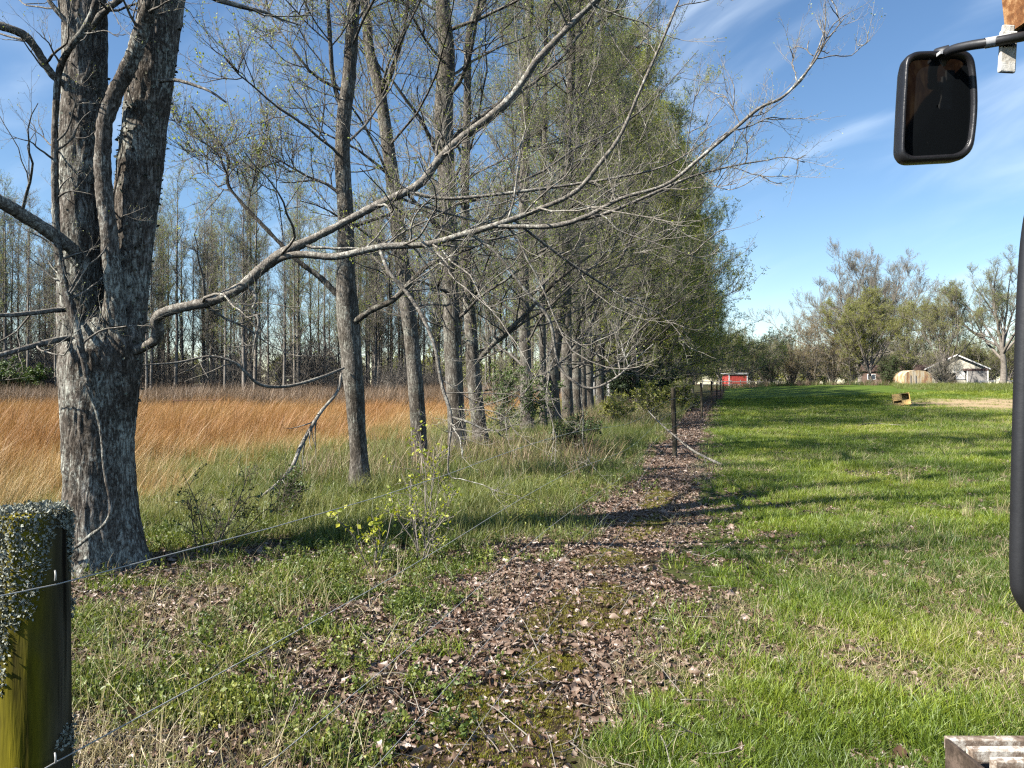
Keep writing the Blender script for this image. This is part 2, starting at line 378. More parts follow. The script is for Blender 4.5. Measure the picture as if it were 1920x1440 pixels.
def scatter_group(coll):
    if coll.name in NG: return NG[coll.name]
    ng = bpy.data.node_groups.new(coll.name, 'GeometryNodeTree')
    ng.interface.new_socket('Geometry', in_out='INPUT', socket_type='NodeSocketGeometry'); ng.interface.new_socket('Geometry', in_out='OUTPUT', socket_type='NodeSocketGeometry')
    N = ng.nodes; gi = N.new('NodeGroupInput'); go = N.new('NodeGroupOutput'); ip = N.new('GeometryNodeInstanceOnPoints'); ci = N.new('GeometryNodeCollectionInfo')
    ci.inputs['Collection'].default_value = coll; ci.inputs['Separate Children'].default_value = True; ci.inputs['Reset Children'].default_value = True
    def na(nm, ty):
        a = N.new('GeometryNodeInputNamedAttribute'); a.data_type = ty; a.inputs['Name'].default_value = nm; return a.outputs['Attribute']
    lk = ng.links.new
    lk(gi.outputs[0], ip.inputs['Points']); lk(ci.outputs[0], ip.inputs['Instance']); ip.inputs['Pick Instance'].default_value = True
    lk(na('idx', 'INT'), ip.inputs['Instance Index']); lk(na('rot', 'FLOAT_VECTOR'), ip.inputs['Rotation']); lk(na('scl', 'FLOAT_VECTOR'), ip.inputs['Scale'])
    lk(ip.outputs[0], go.inputs[0]); NG[coll.name] = ng; return ng
def scatter(name, pos, rot, scl, coll, nvar, rng, tint=None, label=None, cat=None, parent=None):
    n = len(pos); me = bpy.data.meshes.new(name); me.vertices.add(n); me.vertices.foreach_set('co', np.ascontiguousarray(pos, np.float32).ravel())
    def attr(nm, ty, dat, key='value'):
        a = me.attributes.new(nm, ty, 'POINT'); a.data.foreach_set(key, dat)
    attr('rot', 'FLOAT_VECTOR', np.ascontiguousarray(rot, np.float32).ravel(), 'vector')
    attr('scl', 'FLOAT_VECTOR', np.ascontiguousarray(scl, np.float32).ravel(), 'vector')
    attr('idx', 'INT', rng.integers(0, nvar, n).astype(np.int32))
    attr('tint', 'FLOAT', np.ascontiguousarray(np.zeros(n) if tint is None else tint, np.float32))
    me.update()
    ob = link(name, me, parent)
    ob.modifiers.new('scatter', 'NODES').node_group = scatter_group(coll)
    tag(ob, label, cat, None, 'stuff'); return ob
def sprays(name, *args):
    return (proto_coll(name, [spray_mesh(*((k * 13 + 900 + len(name)),) + args) for k in range(7)]), 7)
SP_PALE = sprays('twig_spray_pale', M_TWIG_PALE, M_BUD, 5, 0.035, 0.0058, 5, 1)
SP_NEAR = sprays('twig_spray_near', M_TWIG, M_BUD, 14, 0.042, 0.007, 6, 2)
SP_MID = sprays('twig_spray_mid', M_TWIG, M_BUD, 26, 0.05, 0.0075, 6, 2)
M_BUD_FAR = leaf_mat('young_leaf_far', [(0.20, 0.245, 0.018), (0.33, 0.375, 0.026), (0.46, 0.48, 0.045)], 0.5)
SP_FAR = sprays('twig_spray_far', M_TWIG, M_BUD_FAR, 46, 0.062, 0.0085, 6, 2)
SP_WOOD = sprays('twig_spray_wood', M_TWIG_FAR, M_BUD_OLIVE, 7, 0.06, 0.012, 6, 1)
SP_WOODG = sprays('twig_spray_wood_green', M_TWIG_FAR, M_BUD, 20, 0.06, 0.010, 6, 1)
SP_BARE = sprays('twig_spray_bare', M_TWIG_FAR, M_BUD_OLIVE, 7, 0.05, 0.011, 7, 2)
SP_YEL = sprays('twig_spray_yellow', M_TWIG_FAR, M_BUD_YEL, 46, 0.075, 0.011, 6, 2)
SP_OLIVE = sprays('twig_spray_olive', M_TWIG_FAR, M_BUD_OLIVE, 28, 0.07, 0.011, 6, 2)
SP_BROWN = sprays('twig_spray_brown', M_TWIG, M_BROWNBUD, 28, 0.07, 0.012, 7, 2)
SP_DARK = sprays('twig_spray_dark', M_TWIG_DARK, M_SHRUB, 34, 0.075, 0.012, 7, 2)
def dir_rot(d, rng):
    d = norm(d); return np.column_stack([rng.uniform(-0.9, 0.9, len(d)), -np.arcsin(np.clip(d[:, 2], -1, 1)), np.arctan2(d[:, 1], d[:, 0])])
class Crown:
    """points and directions that carry sprays"""
    def __init__(s): s.p = []; s.d = []; s.s = []
    def on(s, P, R, n, tr, ang, size, rng, upb=0.5, up=0.15):
        p, d, t, r, L = spawn(P, R, n, tr, ang, rng, upb); d[:, 2] += up
        s.p.append(p); s.d.append(d); s.s.append(size * rng.uniform(0.45, 1.2, len(p)) * (1.1 - 0.35 * t))
    def tips(s, P, size, rng):
        s.p.append(P[:, -2]); s.d.append(P[:, -1] - P[:, -2]); s.s.append(np.full(len(P), size))
    def build(s, name, sp, rng, parent):
        p = np.concatenate(s.p); d = np.concatenate(s.d); sc = np.concatenate(s.s)
        return scatter(name, p, dir_rot(d, rng), np.repeat(sc[:, None], 3, 1), sp[0], sp[1], rng, None, None, None, parent)
def side_limbs(geo, P1, R1, rng, n2=8, l2=0.42, rmin=0.006, ang=(30, 65), up=0.03, wig=0.17, upb=0.5, tr=(0.15, 0.98), K=6, S=4):
    p, d, t, r, L = spawn(P1, R1, n2, tr, ang, rng, upb)
    ln = L * l2 * (1.15 - 0.75 * t) * rng.uniform(0.45, 1.2, len(t)); r0 = np.clip(r * 0.55, rmin * 1.4, None)
    P2, R2 = grow(p, d, ln, r0, np.maximum(r0 * 0.35, rmin), K, wig, up, rng); geo.tubes(P2, R2, S)
    return P2, R2
def branch_levels(geo, leaves, P1, R1, rng, n2=8, n3=6, n4=3, l2=0.42, l3=0.45, l4=0.5, rmin=0.0032, mt=0, leaf_n=0, leaf_s=0.03, ang=(30, 65), up=0.03, wig=0.2, S=(3, 3, 3), upb=0.5, tr=(0.15, 0.98), K=(4, 3, 2), hang=0.0):
    P2, R2 = side_limbs(geo, P1, R1, rng, n2, l2, rmin, ang, up, wig, upb, tr, K[0], S[0])
    p, d, t, r, L = spawn(P2, R2, n3, (0.12, 1.0), ang, rng, upb * 0.6)
    ln = L * l3 * (1.2 - 0.6 * t) * rng.uniform(0.5, 1.25, len(t)); r0 = np.clip(r * 0.6, rmin, None)
    P3, R3 = grow(p, d, ln, r0, np.full(len(r0), rmin * 0.75), K[1], wig * 1.1, up, rng); geo.tubes(P3, R3, S[1], mt)
    last = P3
    if n4:
        p, d, t, r, L = spawn(P3, R3, n4, (0.15, 1.0), ang, rng, upb * 0.4)
        ln = np.clip(L * l4 * rng.uniform(0.4, 1.3, len(t)), 0.04, None)
        P4, R4 = grow(p, d, ln, np.full(len(ln), rmin * 0.8), np.full(len(ln), rmin * 0.5), K[2], wig * 1.1, up, rng); geo.tubes(P4, R4, S[2], mt)
        last = P4
    if leaf_n and leaves is not None:
        pid = rng.integers(0, len(last), leaf_n); k = rng.integers(1, last.shape[1], leaf_n)
        pos = last[pid, k] + rng.normal(0, leaf_s * 0.5, (leaf_n, 3))
        leaves.add(*leaf_quads(pos, leaf_s, rng, hang), 0)
    return P2, R2

def straight_trunk(H, r0, rng, wob=0.02, K=14, lean=(0, 0)):
    t = np.linspace(0, 1, K); w = np.cumsum(rng.normal(0, wob * H / K, (K, 2)), 0); w -= w[0]
    P = np.column_stack([w[:, 0] + lean[0] * t * H, w[:, 1] + lean[1] * t * H, t * H]); P[0, 2] = -0.15
    R = r0 * (1 - t) ** 0.85 * 0.97 + 0.012
    return P, R

def pole_tree(seed, H, r0, n1=36, zr=(0.12, 0.97), Lmax=6.5, ang=(55, 85), bias=0.35, up1=0.05, wig1=0.13, trunk=None, n2_=7, rmin=0.006, rough=True, S1=6, prof=0.72, l2=0.42, upb=0.5, r1fac=0.25, ns=(6, 5), ssz=0.8, aw=0.0):
    """tall single-stem tree: returns trunk, limb geometry and the crown's sprays"""
    rng = np.random.default_rng(seed)
    if trunk is None: P, R = straight_trunk(H, r0, rng)
    else: P, R = trunk
    tr = Geo(); cr = Geo(); cw = Crown()
    if rough: tr.add(*rough_tube(P, R, 28, 130, 0.010, 24, 0.18, r0 * 0.35, seed * 1.3))
    else:
        pr = catmull(np.column_stack([P, R]), 26); tr.tubes(pr[None, :, :3], pr[None, :, 3], 8)
    pr = catmull(np.column_stack([P, R]), 120); cum = pr[:, 2] / pr[-1, 2]
    t = zr[0] + (zr[1] - zr[0]) * ((np.arange(n1) + rng.uniform(0, 1, n1)) / n1)
    idx = np.clip(np.searchsorted(cum, t), 0, 118)
    pos = pr[idx, :3]; rad = pr[idx, 3]
    az = np.arange(n1) * 2.39996 + rng.normal(0, 0.5, n1)
    a = np.radians(rng.uniform(ang[0], ang[1], n1)) * (1 - 0.35 * t)
    d = np.column_stack([np.sin(a) * np.cos(az), np.sin(a) * np.sin(az), np.cos(a)])
    ln = Lmax * (1 - prof * t) * rng.uniform(0.5, 1.1, n1) * (1 + bias * np.cos(az))
    rr = np.clip(rad * r1fac * rng.uniform(0.75, 1.2, n1), 0.010, 0.05)
    P1, R1 = grow(pos, d, ln, rr, np.full(n1, rmin * 1.2), 9, wig1, up1, rng); cr.tubes(P1, R1, S1)
    P2, R2 = side_limbs(cr, P1, R1, rng, n2_, l2, rmin, upb=upb)
    cw.on(P2, R2, ns[0], (0.1, 1.0), (25, 60), ssz, rng); cw.tips(P2, ssz, rng); cw.on(P1, R1, ns[1], (0.12, 1.0), (35, 70), ssz, rng); cw.tips(P1, ssz, rng)
    return tr, cr, cw

def spread_tree(seed, H, r0, fork=0.22, n0=7, ang=(12, 58), n1=9, n2_=7, rmin=0.014, ns=(7, 3), ssz=1.4, width=1.0, up=0.05):
    rng = np.random.default_rng(seed); tr = Geo(); cr = Geo(); cw = Crown()
    K = 8; t = np.linspace(0, 1, K); hf = H * fork
    P = np.column_stack([0.02 * H * np.sin(3 * t + seed), 0.02 * H * np.cos(2 * t + seed), t * hf * 1.3 - 0.2]); R = r0 * (1 - 0.45 * t); R[0] *= 1.35
    tr.tubes(P[None], R[None], 10)
    az = np.arange(n0) * 2.39996 + rng.normal(0, 0.3, n0); a = np.radians(np.linspace(ang[0], ang[1], n0))
    d = np.column_stack([np.sin(a) * np.cos(az) * width, np.sin(a) * np.sin(az) * width, np.cos(a)])
    f = rng.uniform(0.6, 1.0, n0) * (K - 1); i = np.minimum(f.astype(int), K - 2)
    ln = (H - hf) * rng.uniform(0.85, 1.02, n0) * (1 + 0.1 * np.sin(a))
    P0, R0 = grow(P[i], d, ln, np.full(n0, r0 * 0.42), np.full(n0, rmin * 2), 10, 0.09, up, rng); cr.tubes(P0, R0, 6)
    p, d, t, r, L = spawn(P0, R0, n1, (0.15, 0.98), (22, 55), rng, 0.5)
    l1 = L * 0.5 * (1.15 - 0.75 * t) * rng.uniform(0.6, 1.15, len(t)); r0_ = np.clip(r * 0.55, rmin * 1.5, None)
    P1, R1 = grow(p, d, l1, r0_, np.full(len(t), rmin * 1.2), 7, 0.13, up, rng); cr.tubes(P1, R1, 4)
    P2, R2 = side_limbs(cr, P1, R1, rng, n2_, 0.5, rmin, wig=0.14, up=0.05, K=4, S=3)
    cw.on(P2, R2, ns[0], (0.15, 1.0), (20, 50), ssz, rng, up=0.3); cw.tips(P2, ssz, rng); cw.on(P1, R1, ns[1], (0.2, 1.0), (25, 60), ssz, rng); cw.tips(P1, ssz, rng)
    return tr, cr, cw

def hedge_geo(seed, H, nst=9, spread=25, n1=9, ns=8, ssz=1.1, r0=0.07, rmin=0.012):
    rng = np.random.default_rng(seed); cr = Geo(); cw = Crown()
    az = rng.uniform(0, 6.28, nst); a = np.radians(rng.uniform(3, spread, nst))
    d = np.column_stack([np.sin(a) * np.cos(az), np.sin(a) * np.sin(az), np.cos(a)])
    st = np.column_stack([np.cos(az), np.sin(az), np.zeros(nst)]) * r0 * 4; st[:, 2] = -0.05
    P1, R1 = grow(st, d, H * rng.uniform(0.65, 1.05, nst), np.full(nst, r0), np.full(nst, rmin), 9, 0.1, 0.05, rng); cr.tubes(P1, R1, 5)
    P2, R2 = side_limbs(cr, P1, R1, rng, n1, 0.34, rmin, tr=(0.08, 0.98), K=4, S=3)
    cw.on(P2, R2, ns, (0.1, 1), (25, 65), ssz, rng); cw.on(P1, R1, ns, (0.06, 1), (30, 70), ssz, rng); cw.tips(P2, ssz, rng); cw.tips(P1, ssz, rng)
    return cr, cw

def shrub_geo(seed, H, nst=6, spread=28, nsub=(7, 5, 0), rmin=0.004, leaf_n=800, leaf_s=0.05, r0=0.02, wig=0.12):
    rng = np.random.default_rng(seed); cr = Geo(); lv = Geo()
    az = rng.uniform(0, 6.28, nst); a = np.radians(rng.uniform(3, spread, nst))
    d = np.column_stack([np.sin(a) * np.cos(az), np.sin(a) * np.sin(az), np.cos(a)])
    st = np.column_stack([np.cos(az), np.sin(az), np.zeros(nst)]) * r0 * 2; st[:, 2] = -0.05
    P1, R1 = grow(st, d, H * rng.uniform(0.65, 1.1, nst), np.full(nst, r0), np.full(nst, rmin), 8, wig, 0.05, rng)
    cr.tubes(P1, R1, 5)
    branch_levels(cr, lv, P1, R1, rng, *nsub, rmin=rmin, leaf_n=leaf_n, leaf_s=leaf_s, l2=0.5, l3=0.5, K=(4, 3, 2), S=(3, 3, 3))
    return cr, lv

def put_tree(name, label, cat, geos, mats, loc, rz=0.0, group=None, names=('trunk', 'limbs', 'crown')):
    root = thing(name, label, cat, loc, rz, group)
    for nm, gobj, mt in zip(names, geos, mats):
        if isinstance(gobj, Crown): gobj.build(nm, mt, np.random.default_rng(len(gobj.p) + 7), root)
        elif gobj is not None and gobj.V:
            o = link(nm, gobj.mesh(nm, [mt], smooth=(nm != 'foliage')), root)
            if nm in ('limbs', 'stems', 'foliage'): o['kind'] = 'stuff'
    return root
def copy_thing(src, loc, rz, scale=1.0, label=None, group=None):
    r = src.copy(); C.objects.link(r); r.location = loc; r.rotation_euler = (0, 0, rz)
    r.scale = scale if isinstance(scale, tuple) else (scale,) * 3
    if label: r['label'] = label
    if group: r['group'] = group
    for ch in src.children:
        c = ch.copy(); C.objects.link(c); c.parent = r
        for g2 in ch.children:
            d2 = g2.copy(); C.objects.link(d2); d2.parent = c
    return r

# ------------------------------------------------------------------ the big forked tree by the post
def pxpath(pts, n=None):
    """[(px, py, distance, width px)] -> points and radii"""
    P = np.array([at(a, b, d) for a, b, d, w in pts]); R = np.array([w * d / F / 2 for a, b, d, w in pts])
    if n:
        q = catmull(np.column_stack([P, R]), n); return q[:, :3], q[:, 3]
    return P, R
def big_tree():
    D = 6.6; base = at(190, 1060, D); base[2] = float(gz(base[0], base[1])); off = base
    rng = np.random.default_rng(5)
    root = thing('forked_tree', 'large old tree with two lichen-covered stems forking low beside the mossy post', 'tree', tuple(base))
    def rel(P): return P - off
    tr = Geo()
    TW = 0.90
    P, Rr = pxpath([(190, 1090, D, 168), (188, 1040, D, 150), (187, 960, D, 137), (184, 850, D, 132), (182, 740, D, 134), (183, 670, D, 136), (185, 630, D, 104), (187, 590, D, 50), (188, 560, D, 14)])
    tr.add(*rough_tube(rel(P), Rr * TW, 132, 240, 0.015, 22, 0.18, 0.12, 1.0))
    P, Rr = pxpath([(170, 840, D, 86), (158, 700, D, 92), (156, 580, D, 92), (156, 450, D, 90), (157, 300, D, 88), (160, 150, D, 86), (158, 0, D, 84), (150, -160, 6.7, 76), (160, -400, 6.9, 60), (150, -800, 7.2, 42), (170, -1300, 7.4, 22), (165, -1800, 7.5, 8)])
    PL, RL = P, Rr; tr.add(*rough_tube(rel(P), Rr * TW, 84, 420, 0.012, 24, 0.16, 0, 4.0))
    P, Rr = pxpath([(205, 840, D, 84), (222, 700, D, 86), (234, 580, D, 86), (248, 450, D, 86), (262, 320, D, 86), (278, 180, D, 82), (303, 20, D, 78), (330, -140, 6.6, 70), (370, -400, 6.5, 56), (420, -800, 6.3, 40), (440, -1300, 6.2, 22), (470, -1800, 6.1, 8)])
    PR_, RR_ = P, Rr; tr.add(*rough_tube(rel(P), Rr * TW, 84, 420, 0.012, 24, 0.16, 0, 9.0))
    link('trunk', tr.mesh('trunk', [M_BARK_BIG]), root)
    # traced limbs
    L = {}
    def limb(key, pts, n, S=10, mat=M_LIMB, amp=0.006, parent=None, name='limb', lump=None):
        P, Rr = pxpath(pts, n); P = rel(P); Rr = Rr * (0.60 if amp < 0.008 and name == 'limb' else 0.85); L[key] = (P, Rr)
        gg = Geo(); gg.add(*rough_tube(P, Rr, S, n * 4, min(amp, Rr.mean() * 0.16), 24, 0.6, 0, len(L) * 2.1))
        return link(name, gg.mesh(name, [mat]), parent or root)
    limb('mid', [(222, 610, 6.42, 34), (212, 520, 6.36, 38), (203, 420, 6.32, 34), (193, 330, 6.3, 34), (196, 240, 6.3, 32), (214, 180, 6.28, 32), (248, 110, 6.25, 32), (268, 50, 6.2, 32), (292, -20, 6.1, 30), (330, -150, 6.0, 26), (400, -420, 5.9, 18), (470, -700, 5.8, 8)], 60, 16, M_BARK_BIG, 0.012)
    limb('main', [(205, 676, 6.66, 46), (236, 664, 6.60, 38), (266, 652, 6.50, 29), (290, 638, 6.40, 29), (298, 619, 6.34, 32), (293, 601, 6.28, 32), (304, 588, 6.2, 30), (335, 578, 6.18, 30), (400, 563, 6.15, 30), (452, 538, 6.1, 30), (495, 500, 6.05, 31), (540, 470, 6.0, 31), (600, 441, 6.0, 23), (700, 388, 5.95, 23), (782, 348, 5.9, 24), (822, 300, 5.9, 23), (860, 262, 5.85, 21), (935, 205, 5.8, 23), (972, 165, 5.8, 21), (1010, 110, 5.75, 19), (1075, 42, 5.7, 17), (1150, -30, 5.6, 14), (1240, -120, 5.5, 10), (1330, -180, 5.45, 5)], 90, 14)
    limb('low', [(512, 488, 6.02, 20), (560, 477, 5.95, 21), (630, 481, 5.9, 19), (715, 463, 5.85, 20), (800, 458, 5.8, 19), (860, 442, 5.75, 18), (920, 425, 5.7, 19), (985, 402, 5.7, 17), (1075, 362, 5.65, 14), (1130, 300, 5.6, 12), (1165, 250, 5.6, 10), (1200, 170, 5.55, 9), (1240, 80, 5.5, 7), (1290, -40, 5.45, 4)], 60, 10)
    limb('reach', [(930, 424, 5.7, 13), (1035, 424, 5.6, 14), (1100, 405, 5.55, 13), (1165, 372, 5.5, 12), (1250, 345, 5.45, 11), (1320, 290, 5.4, 11), (1385, 235, 5.35, 10), (1425, 202, 5.3, 9), (1470, 180, 5.3, 8), (1520, 125, 5.25, 6), (1548, 80, 5.2, 4), (1582, 35, 5.2, 2.2)], 60, 8)
    limb('reach2', [(1040, 421, 5.6, 9), (1130, 402, 5.6, 10), (1220, 365, 5.62, 9), (1300, 330, 5.65, 7), (1380, 310, 5.7, 5), (1440, 300, 5.7, 3)], 30, 6)
    limb('fork', [(1470, 180, 5.3, 6), (1510, 140, 5.32, 5), (1545, 60, 5.35, 4), (1547, 0, 5.35, 2.4)], 16, 6)
    limb('mid2', [(765, 360, 5.9, 11), (830, 372, 5.88, 11), (900, 368, 5.85, 10), (985, 358, 5.8, 9), (1080, 345, 5.8, 8), (1160, 332, 5.75, 7), (1250, 310, 5.7, 5), (1330, 260, 5.7, 3)], 40, 8)
    limb('droop', [(712, 468, 5.85, 10), (730, 510, 5.8, 12), (760, 545, 5.8, 12), (790, 590, 5.75, 12), (815, 650, 5.7, 11), (828, 720, 5.7, 11), (846, 782, 5.65, 10), (843, 830, 5.65, 6), (840, 880, 5.65, 5), (848, 897, 5.65, 2.5)], 50, 8)
    limb('droop_b', [(846, 782, 5.65, 7), (880, 792, 5.6, 8), (912, 806, 5.6, 5), (955, 806, 5.6, 2.5)], 16, 6)
    limb('droop2', [(880, 437, 5.75, 8), (930, 475, 5.75, 9), (985, 545, 5.75, 9), (1030, 600, 5.75, 10), (1046, 680, 5.75, 9), (1075, 715, 5.7, 8), (1110, 728, 5.7, 8), (1155, 708, 5.7, 6), (1190, 675, 5.7, 4), (1225, 645, 5.7, 2.5)], 50, 8)
    limb('sweep', [(960, 410, 5.7, 8), (1050, 480, 5.9, 9), (1110, 520, 6.0, 8), (1175, 560, 6.2, 6), (1240, 590, 6.3, 3)], 30, 7)
    limb('hook', [(466, 535, 6.1, 12), (480, 560, 6.08, 11), (472, 585, 6.08, 8), (485, 600, 6.08, 9), (478, 640, 6.08, 6), (474, 662, 6.08, 3)], 20, 6)
    # left-hand limbs
    limb('left_a', [(140, 470, 6.45, 36), (100, 440, 6.3, 40), (50, 408, 6.1, 40), (0, 378, 5.9, 38), (-70, 350, 5.7, 34), (-200, 260, 5.4, 26), (-330, 110, 5.2, 14)], 40, 12)
    limb('left_b', [(130, 165, 6.5, 20), (98, 140, 6.4, 24), (72, 98, 6.3, 24), (45, 66, 6.2, 24), (0, 48, 6.1, 24), (-80, 20, 6.0, 18), (-200, -80, 5.9, 10)], 36, 10)
    limb('left_c', [(135, 580, 6.45, 14), (100, 582, 6.2, 16), (50, 588, 6.0, 15), (0, 591, 5.8, 14), (-90, 585, 5.6, 10), (-200, 560, 5.4, 4)], 30, 8)
    limb('left_d', [(135, 632, 6.4, 16), (95, 640, 6.2, 17), (50, 652, 6.0, 16), (0, 666, 5.8, 15), (-90, 690, 5.6, 10), (-180, 690, 5.4, 4)], 30, 8)
    limb('top_a', [(150, 70, 6.45, 14), (122, 38, 6.4, 15), (92, 0, 6.35, 15), (50, -80, 6.3, 12), (-20, -240, 6.2, 6)], 30, 8)
    limb('top_b', [(165, 60, 6.4, 20), (190, 28, 6.35, 22), (225, -2, 6.3, 20), (300, -60, 6.2, 16), (420, -150, 6.1, 8)], 30, 8)
    limb('snag', [(300, 152, 6.4, 12), (330, 150, 6.3, 11), (365, 160, 6.25, 10), (395, 172, 6.2, 8), (424, 192, 6.2, 6)], 16, 7)
    # climbing vines
    limb('vine', [(122, 1040, 6.2, 6), (165, 1008, 6.17, 8), (206, 965, 6.18, 7), (196, 880, 6.21, 7), (188, 800, 6.2, 7), (165, 720, 6.2, 8), (150, 640, 6.2, 14), (135, 585, 6.22, 18), (118, 520, 6.25, 16), (106, 440, 6.3, 15), (103, 320, 6.3, 14), (104, 220, 6.3, 13), (112, 130, 6.28, 13), (135, 85, 6.2, 12), (160, 50, 6.2, 13), (180, 0, 6.2, 12), (210, -150, 6.2, 8)], 90, 10, M_BARK_BIG, 0.009, name='vine')
    # finer branching on the traced limbs
    cr = Geo(); cw = Crown()
    def sub(keys, n, lens, t0=0.15, size=0.45, per=3):
        for k in keys:
            P, Rr = L[k]; P = P[None]; Rr = Rr[None]
            p, d, t, r, LL = spawn(P, Rr, n, (t0, 1.0), (35, 75), rng, 0.35)
            ln = lens * (1.2 - 0.7 * t) * rng.uniform(0.35, 1.15, len(t)); r0 = np.clip(r * 0.4, 0.0042, 0.014)
            P1, R1 = grow(p, d, ln, r0, np.full(len(t), 0.003), 10, 0.16, 0.02, rng); cr.tubes(P1, R1, 5)
            P2, R2 = side_limbs(cr, P1, R1, rng, 2, 0.45, 0.003, wig=0.18)
            cw.on(P1, R1, per, (0.1, 1), (30, 65), size, rng); cw.tips(P1, size, rng); cw.on(P2, R2, max(per - 2, 1), (0.1, 1), (30, 65), size * 0.8, rng); cw.tips(P2, size * 0.8, rng)
    sub(['main'], 19, 1.7, 0.30); sub(['low'], 20, 1.8, 0.08); sub(['reach', 'mid2', 'reach2'], 9, 0.8, 0.2, 0.34)
    sub(['fork'], 4, 0.25, 0.2, 0.15, 1); sub(['droop', 'droop2', 'sweep'], 9, 0.9, 0.2, 0.35, 2); sub(['droop_b', 'hook'], 3, 0.3, 0.3, 0.2, 1)
    sub(['left_a', 'left_b', 'left_c', 'left_d'], 5, 1.2, 0.25, 0.35, 1); sub(['vine'], 22, 0.8, 0.3, 0.3, 1); sub(['top_a', 'top_b'], 7, 1.5, 0.3); sub(['mid'], 7, 1.6, 0.5)
    link('branches', cr.mesh('branches', [M_LIMB]), root)['kind'] = 'stuff'; cw.build('twigs', SP_PALE, rng, root)
    # crown overhead
    cr2 = Geo(); cw2 = Crown()
    for PP, RRr in ((PL, RL), (PR_, RR_)):
        q = catmull(np.column_stack([rel(PP), RRr]), 60); Pp = q[None, :, :3]; Rp = q[None, :, 3]
        p, d, t, r, LL = spawn(Pp, Rp, 11, (0.55, 0.99), (35, 70), rng, 0.2)
        ln = 5.0 * (1.3 - t) * rng.uniform(0.6, 1.1, len(t)) + 0.8; r0 = np.clip(r * 0.4, 0.012, 0.06)
        P1, R1 = grow(p, d, ln, r0, np.full(len(t), 0.006), 9, 0.14, 0.03, rng); cr2.tubes(P1, R1, 6)
        P2, R2 = side_limbs(cr2, P1, R1, rng, 6, 0.42, 0.005)
        cw2.on(P2, R2, 2, (0.1, 1), (30, 60), 0.7, rng); cw2.tips(P2, 0.7, rng); cw2.on(P1, R1, 3, (0.1, 1), (30, 60), 0.7, rng)
    link('upper_limbs', cr2.mesh('upper_limbs', [M_LIMB]), root); cw2.build('crown', SP_NEAR, rng, root)
    # lichen flakes standing off the bark
    fl = Geo(); V = tr.V[2].reshape(420, 84, 3); n = 900
    i = rng.integers(20, 240, n); j = rng.integers(0, 84, n)
    fl.add(*leaf_quads(V[i, j], 0.035, rng)); V = tr.V[1].reshape(420, 84, 3); i = rng.integers(20, 200, 500); j = rng.integers(0, 84, 500)
    fl.add(*leaf_quads(V[i, j], 0.03, rng))
    link('lichen', fl.mesh('lichen', [M_LICHEN], smooth=False), root)['kind'] = 'stuff'
    return root

M_LICHEN = leaf_mat('lichen_flake', [(0.045, 0.045, 0.032), (0.13, 0.135, 0.10), (0.27, 0.28, 0.22), (0.42, 0.43, 0.36)], 0.08, None, 0.8, 0.01)
big_tree()

# ------------------------------------------------------------------ the row of trees
def row_tree(seed, pts, label, topH=19.0, stems=(), **kw):
    """pts: traced bole [(px, py, width px)] at distance d"""
    d = kw.pop('d'); spr = kw.pop('spr', SP_NEAR); P, Rr = pxpath([(a, b, d, w * 0.9) for a, b, w in pts])
    base = P[0].copy(); base[2] = float(gz(base[0], base[1])); P = P - base; P[0, 2] = -0.12
    rng = np.random.default_rng(seed)
    top = P[-1]; K = 6
    ext = [top + np.array([rng.normal(0, 0.25) * k, rng.normal(0, 0.25) * k, (topH - top[2]) * k / K]) for k in range(1, K + 1)]
    P = np.vstack([P, ext]); Rr = np.concatenate([Rr, Rr[-1] * (1 - np.arange(1, K + 1) / K) ** 0.8 + 0.012])
    Rr[0] *= 1.12
    n1 = kw.pop('n1', 34)
    geos = pole_tree(seed, topH, Rr[0], n1=n1, trunk=(P, Rr), **kw)
    for st in stems:
        SP, SR = pxpath([(a, b, dd, w * 0.5) for a, b, dd, w in st]); SP = SP - base
        geos[0].add(*rough_tube(SP, SR, 14, 70, 0.01, 18, 0.2, 0, seed))
        q = catmull(np.column_stack([SP, SR]), 24); P1, R1 = q[None, :, :3], q[None, :, 3]
        p, dd_, t, r, LL = spawn(P1, R1, 7, (0.3, 1), (35, 70), rng, 0.3)
        Pb, Rb = grow(p, dd_, 2.2 * (1.3 - t) * rng.uniform(0.6, 1.1, len(t)), np.clip(r * 0.4, 0.008, 0.03), np.full(len(t), 0.005), 8, 0.15, 0.04, rng)
        geos[1].tubes(Pb, Rb, 5); geos[2].on(Pb, Rb, 9, (0.1, 1), (30, 60), 0.7, rng); P2b, R2b = side_limbs(geos[1], Pb, Rb, rng, 5); geos[2].on(P2b, R2b, 4, (0.1, 1), (30, 60), 0.7, rng); geos[2].tips(P2b, 0.7, rng)
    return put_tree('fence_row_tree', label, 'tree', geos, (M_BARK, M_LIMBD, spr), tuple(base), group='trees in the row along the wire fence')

KW = dict(n2_=8, ns=(5, 6), ssz=0.72)
row_tree(21, [(676, 935, 48), (674, 880, 40), (668, 780, 36), (660, 680, 40), (652, 590, 46), (648, 500, 34), (648, 400, 32), (642, 300, 31), (645, 220, 30), (655, 140, 27), (660, 60, 24), (664, 0, 22)],
         'slim bare tree with a hanging broken branch, second in the row after the forked tree', 17, d=10.9, n1=26, Lmax=5.0, zr=(0.2, 0.97),
         stems=[[(643, 210, 10.9, 18), (625, 150, 10.85, 17), (618, 60, 10.8, 15), (612, -60, 10.8, 12), (600, -250, 10.8, 6)],
                [(655, 610, 10.85, 24), (700, 580, 10.7, 20), (740, 560, 10.5, 17), (800, 500, 10.3, 14), (870, 470, 10.1, 9), (960, 440, 10, 4)],
                [(640, 560, 10.9, 20), (600, 520, 10.8, 20), (560, 490, 10.7, 16), (500, 430, 10.6, 13), (430, 350, 10.5, 12), (425, 290, 10.5, 9), (360, 200, 10.4, 5)]], **KW)
